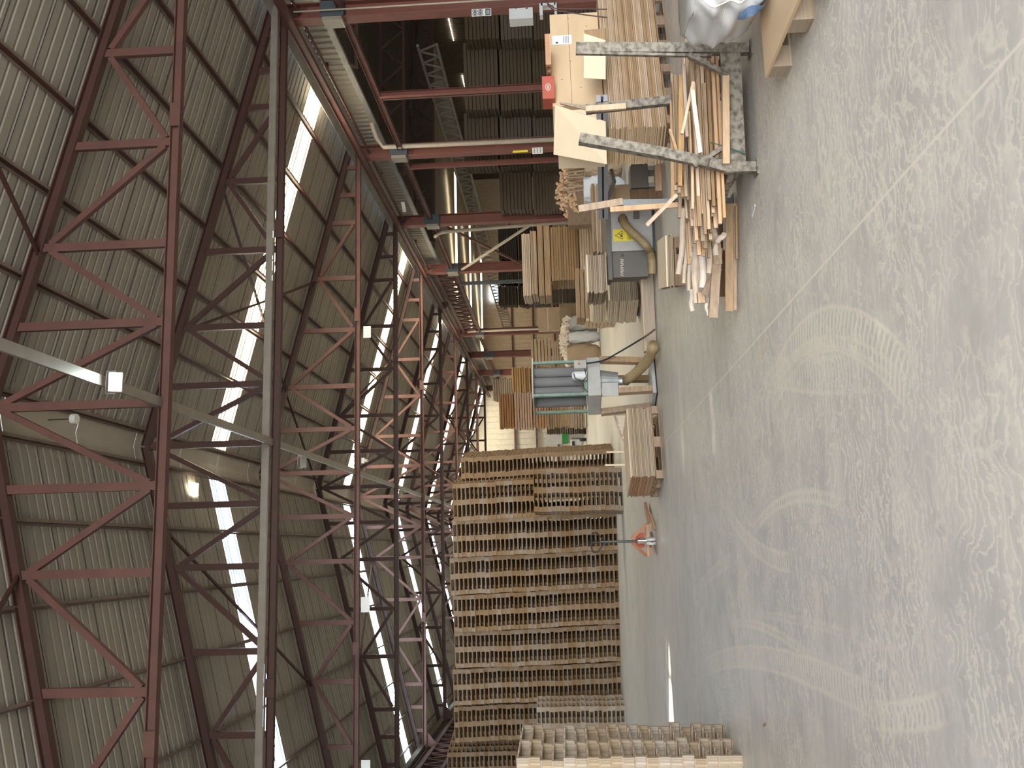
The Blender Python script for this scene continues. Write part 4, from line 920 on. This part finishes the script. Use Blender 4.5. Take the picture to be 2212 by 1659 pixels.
leaning('grey triangular sheet metal guard below the rail', [(1312, 380, 13.6), (1325, 372, 13.6), (1328, 400, 13.6), (1300, 455, 13.6)], .01, 'machgrey')
# white sack, waste heap
def sack(name, la, x0, x1, y0, y1, d, dep, mat, zb=None, cat='bag', group=None):
    c, w, z0, z1 = fbox(x0, x1, y0, y1, d); z0 = z0 if zb is None else zb; t = thing(name, la, cat, (c.x, c.y, z0), -YAW, group)
    mb = MB(); f = bagf(w*.98, dep, z1-z0); mb.grid(f, 40, 14); mb.poly_prism([Vector(f(i/24, 1)) for i in range(24)], (0, 0, .01)); mb.build('bag_body', mat, t, smooth=True); return t, w, z1-z0
sack('woven_sack', 'white slumped woven sack on the boards behind the metal rail', 1262, 1330, 383, 442, 21, .7, 'bag', 0)
sack('woven_sack', 'beige crumpled sack behind the white one', 1264, 1330, 346, 384, 21.6, .7, 'card', 0)
for k in range(22):
    a = atd(1225+rnd.uniform(-6, 6), 352+k*3.0, 22.5+rnd.uniform(-.3, .3)); b = a+Vector((rnd.uniform(-.1, .1), rnd.uniform(-.2, .2), -.55-rnd.uniform(0, .3)))
    tag(MB().bar(a, b, .03, .03).build('timber_batten', 'woodv'), 'thin stick in the upright bundle behind the sacks', 'batten', 'sticks behind the sacks')
B_ = fbox(1262, 1300, 350, 420, 22.6); tag(B(0, 0, B_[3]/2, B_[1], .7, B_[3]).build('timber_bin', 'palletdark', loc=(B_[0].x, B_[0].y, 0), rotz=-YAW), 'dark wooden bin holding the upright sticks behind the sacks', 'bin')
# firewood bags
def chunks(la, x0, x1, y0, y1, d, dep, n, mat='wood', r=.05):
    c, w, z0, z1 = fbox(x0, x1, y0, y1, d); mb = MB()
    for k in range(n):
        u = rnd.uniform(-.5, .5); v = rnd.uniform(-.5, .5); hh = (1-abs(u)**2*2.2)*(1-abs(v)**2*2.2)
        p = c+RV*u*w+FV*(v*dep+dep/2)+Vector((0, 0, z0+max(.1, hh)*(z1-z0)*rnd.uniform(.35, .95)))
        mb.box(p.x, p.y, p.z, r*rnd.uniform(1.5, 4), r, r, rnd.uniform(0, 3), rnd.uniform(0, 3), rnd.uniform(0, 3))
    return tag(mb.build('wood_offcuts', mat), la, 'offcuts', kind='stuff')
G = 'open bags of wood offcuts'
sack('bulk_bag', 'grey bulk bag of offcuts under the brown carton', 1228, 1292, 681, 715, 38.5, .9, 'machgrey', 0, group=G)
sack('bulk_bag', 'white bulk bag of offcuts with a dark sling, middle of three', 1229, 1290, 716, 742, 38.3, .9, 'bag', 0, group=G)
sack('bulk_bag', 'crumpled beige bulk bag of offcuts next to the dust collector', 1226, 1288, 743, 790, 38, .9, 'card', 0, group=G)
chunks('pale wood offcuts heaped on the three far bulk bags', 1209, 1232, 684, 790, 38, .9, 420, 'log', .06)
c_, w_, a_, b_ = fbox(1298, 1330, 400, 545, 19.5); tag(B(0, .3, b_/2, w_, .6, b_-.01).build('timber_bin', 'palletdark', loc=(c_.x, c_.y, 0), rotz=-YAW), 'dark bin under the long board pile right of the saw', 'bin')
chunks('wood offcuts heaped in the unlit storage bay', 1200, 1250, 340, 470, 27, 1.2, 260, 'wood', .06)
tag(B(0, .5, .6, 2.1, .8, 1.25).build('timber_bin', 'palletdark', loc=tuple(fbox(1250, 1300, 340, 470, 27)[0]), rotz=-YAW), 'dark bin below the offcuts of the unlit bay', 'bin')
c, w, z0, z1 = fbox(1162, 1209, 664, 714, 40.5)
t = thing('carton', 'large brown cardboard carton in front of the column with the pale pipe', 'carton', (c.x, c.y, z0), -YAW); B(0, .5, (z1-z0)/2, w, 1.0, z1-z0).build('box', 'card', t, bevel=.01); B(0, -.004, (z1-z0)*.55, w, .006, .05).build('tape', 'plyface', t)
bundle('board_bundle', 'dark board stack carrying the brown cardboard carton', 1210, 1285, 655, 716, 40.5, 1.0, 'plygrey', 0, 'board stacks in the far storage', zb=0)
bundle('board_bundle', 'ragged dark scrap stack right of the brown carton', 1140, 1290, 612, 652, 41, 1.0, 'panelblock', 0, 'board stacks in the far storage', zb=0)
# forklift and green box by the back wall
c, w, z0, z1 = fbox(1178, 1214, 938, 958, 77)
t = thing('site_cabin', 'white panel with green border near the back wall', 'panel', (c.x, c.y, 0), -YAW); B(0, .3, (z0+z1)/2, w*1.2, .3, z1-z0).build('panel', 'white', t); B(0, .28, z0-.25, w*1.2, .3, .5).build('green_band', 'brightgreen', t); B(0, .4, (z0-.5)/2, w, .2, z0-.5).build('stand', 'machgrey', t)
c, w, z0, z1 = fbox(1232, 1262, 948, 970, 70)
t = thing('forklift', 'small white vehicle parked by the back wall', 'vehicle', (c.x, c.y, 0), -YAW); B(0, .6, .75, w, 1.4, .9).build('body', 'white', t, bevel=.1); B(0, .2, 1.0, w*.6, .7, .2).build('window', 'black', t)
for x in (-w*.4, w*.4): MB().tube([(x-.1, .1, .3), (x+.1, .1, .3)], .3, 14).build('wheel', 'black', t)
bundle('board_bundle', 'dark ragged stack just left of the tall far stack', 1181, 1264, 924, 938, 70, 2., 'panelblock', 0, 'board stacks in the far storage', zb=0)

# ------------------------------------------------------------ hand pallet truck
p = fl(1417, 1168); d = float(np.dot(np.array(p)-CC, _f))
t = thing('pallet_truck', 'hand pallet truck with black loop handle parked before the pallet wall', 'pallet truck', tuple(p), -YAW)
zt = atd(1277, 1167, d).z
MB().tube([(0, 0, .28), (.01, -.02, zt-.16)], .02, 12).build('shaft', 'steel', t, label='shiny dark handle shaft')
loop = [(math.sin(g)*.13*(1 if abs(g) < 2 else .8), -.02, zt-.10+math.cos(g)*.10) for g in [math.pi+2*math.pi*i/20 for i in range(21)]]
loop = [(-.0, -.02, zt-.26), (-.10, -.02, zt-.16), (-.17, -.02, zt-.10), (-.17, -.02, zt-.03), (-.10, -.02, zt), (.10, -.02, zt), (.17, -.02, zt-.03), (.17, -.02, zt-.10), (.10, -.02, zt-.16), (0, -.02, zt-.26)]
MB().tube(loop, .014, 8).tube([(0, -.02, zt), (0, -.02, zt-.2)], .016, 8).build('handle', 'black', t)
MB().tube([(-.055, .0, .09), (-.015, 0, .09)], .09, 18).tube([(.015, 0, .09), (.055, 0, .09)], .09, 18).build('steering_wheels', 'white', t)
MB().tube([(0, 0, .1), (0, 0, .32)], .05, 14).build('pump', 'chrome', t)
for sx in (-1, 1): MB().bar((sx*.03, .04, .42), (sx*.27, .06, .17), .05, .035, (0, 1, 0)).build('frame_arm', 'redwood', t)
B(0, .09, .27, .26, .02, .16).build('frame_plate', 'orange', t)
B(0, .10, .135, .56, .08, .05).build('cross_member', 'plyred', t)
for sx in (-1, 1): MB().bar((sx*.21, .12, .09), (sx*.21+.25, 1.15, .07), .15, .05).build('fork', 'plyred', t)
o = MB().bar(fl(1404, 1110, .12), fl(1415, 1144, .05), .10, .03).build('timber_board', 'woodv'); tag(o, 'short brown board propped on the floor right of the hand pallet truck', 'board')
# pale stakes and offcuts behind the low sheet stack
for k, (x0, x1, y, la) in enumerate(((1302, 1346, 896, 'pale upright stake behind the low sheet stack, rightmost'), (1310, 1346, 977, 'bright upright stake behind the low sheet stack, middle'), (1307, 1346, 1005, 'thin upright stake behind the low sheet stack, leftmost'))):
    a, b = atd(x0, y, 16.6), atd(x1, y, 16.6); b.z = .0 if False else b.z
    tag(MB().bar(a, Vector((b.x, b.y, 0)), .03, .03).build('stake', 'plybright'), la, 'stake')
for k in range(5):
    a = atd(1336+3*k, 915+9*k, 16.0); tag(MB().bar(a, a+Vector((.16, .1, .06)), .07, .02).build('wood_offcut', 'log'), 'loose offcut lying on the low sheet stack', 'offcut', 'offcuts on the low sheet stack')
# litter on the floor
for (x, y, la) in ((1628, 455, 'small torn paper scrap on the floor left of the cradle'), (1572+80, 1565, 'thin wood sliver on the bare floor at the left')):
    q = fl(x, y, .004); tag(B(q.x, q.y, q.z, .02, .13, .004, .3).build('scrap', 'paper' if y < 900 else 'woodv'), la, 'scrap')
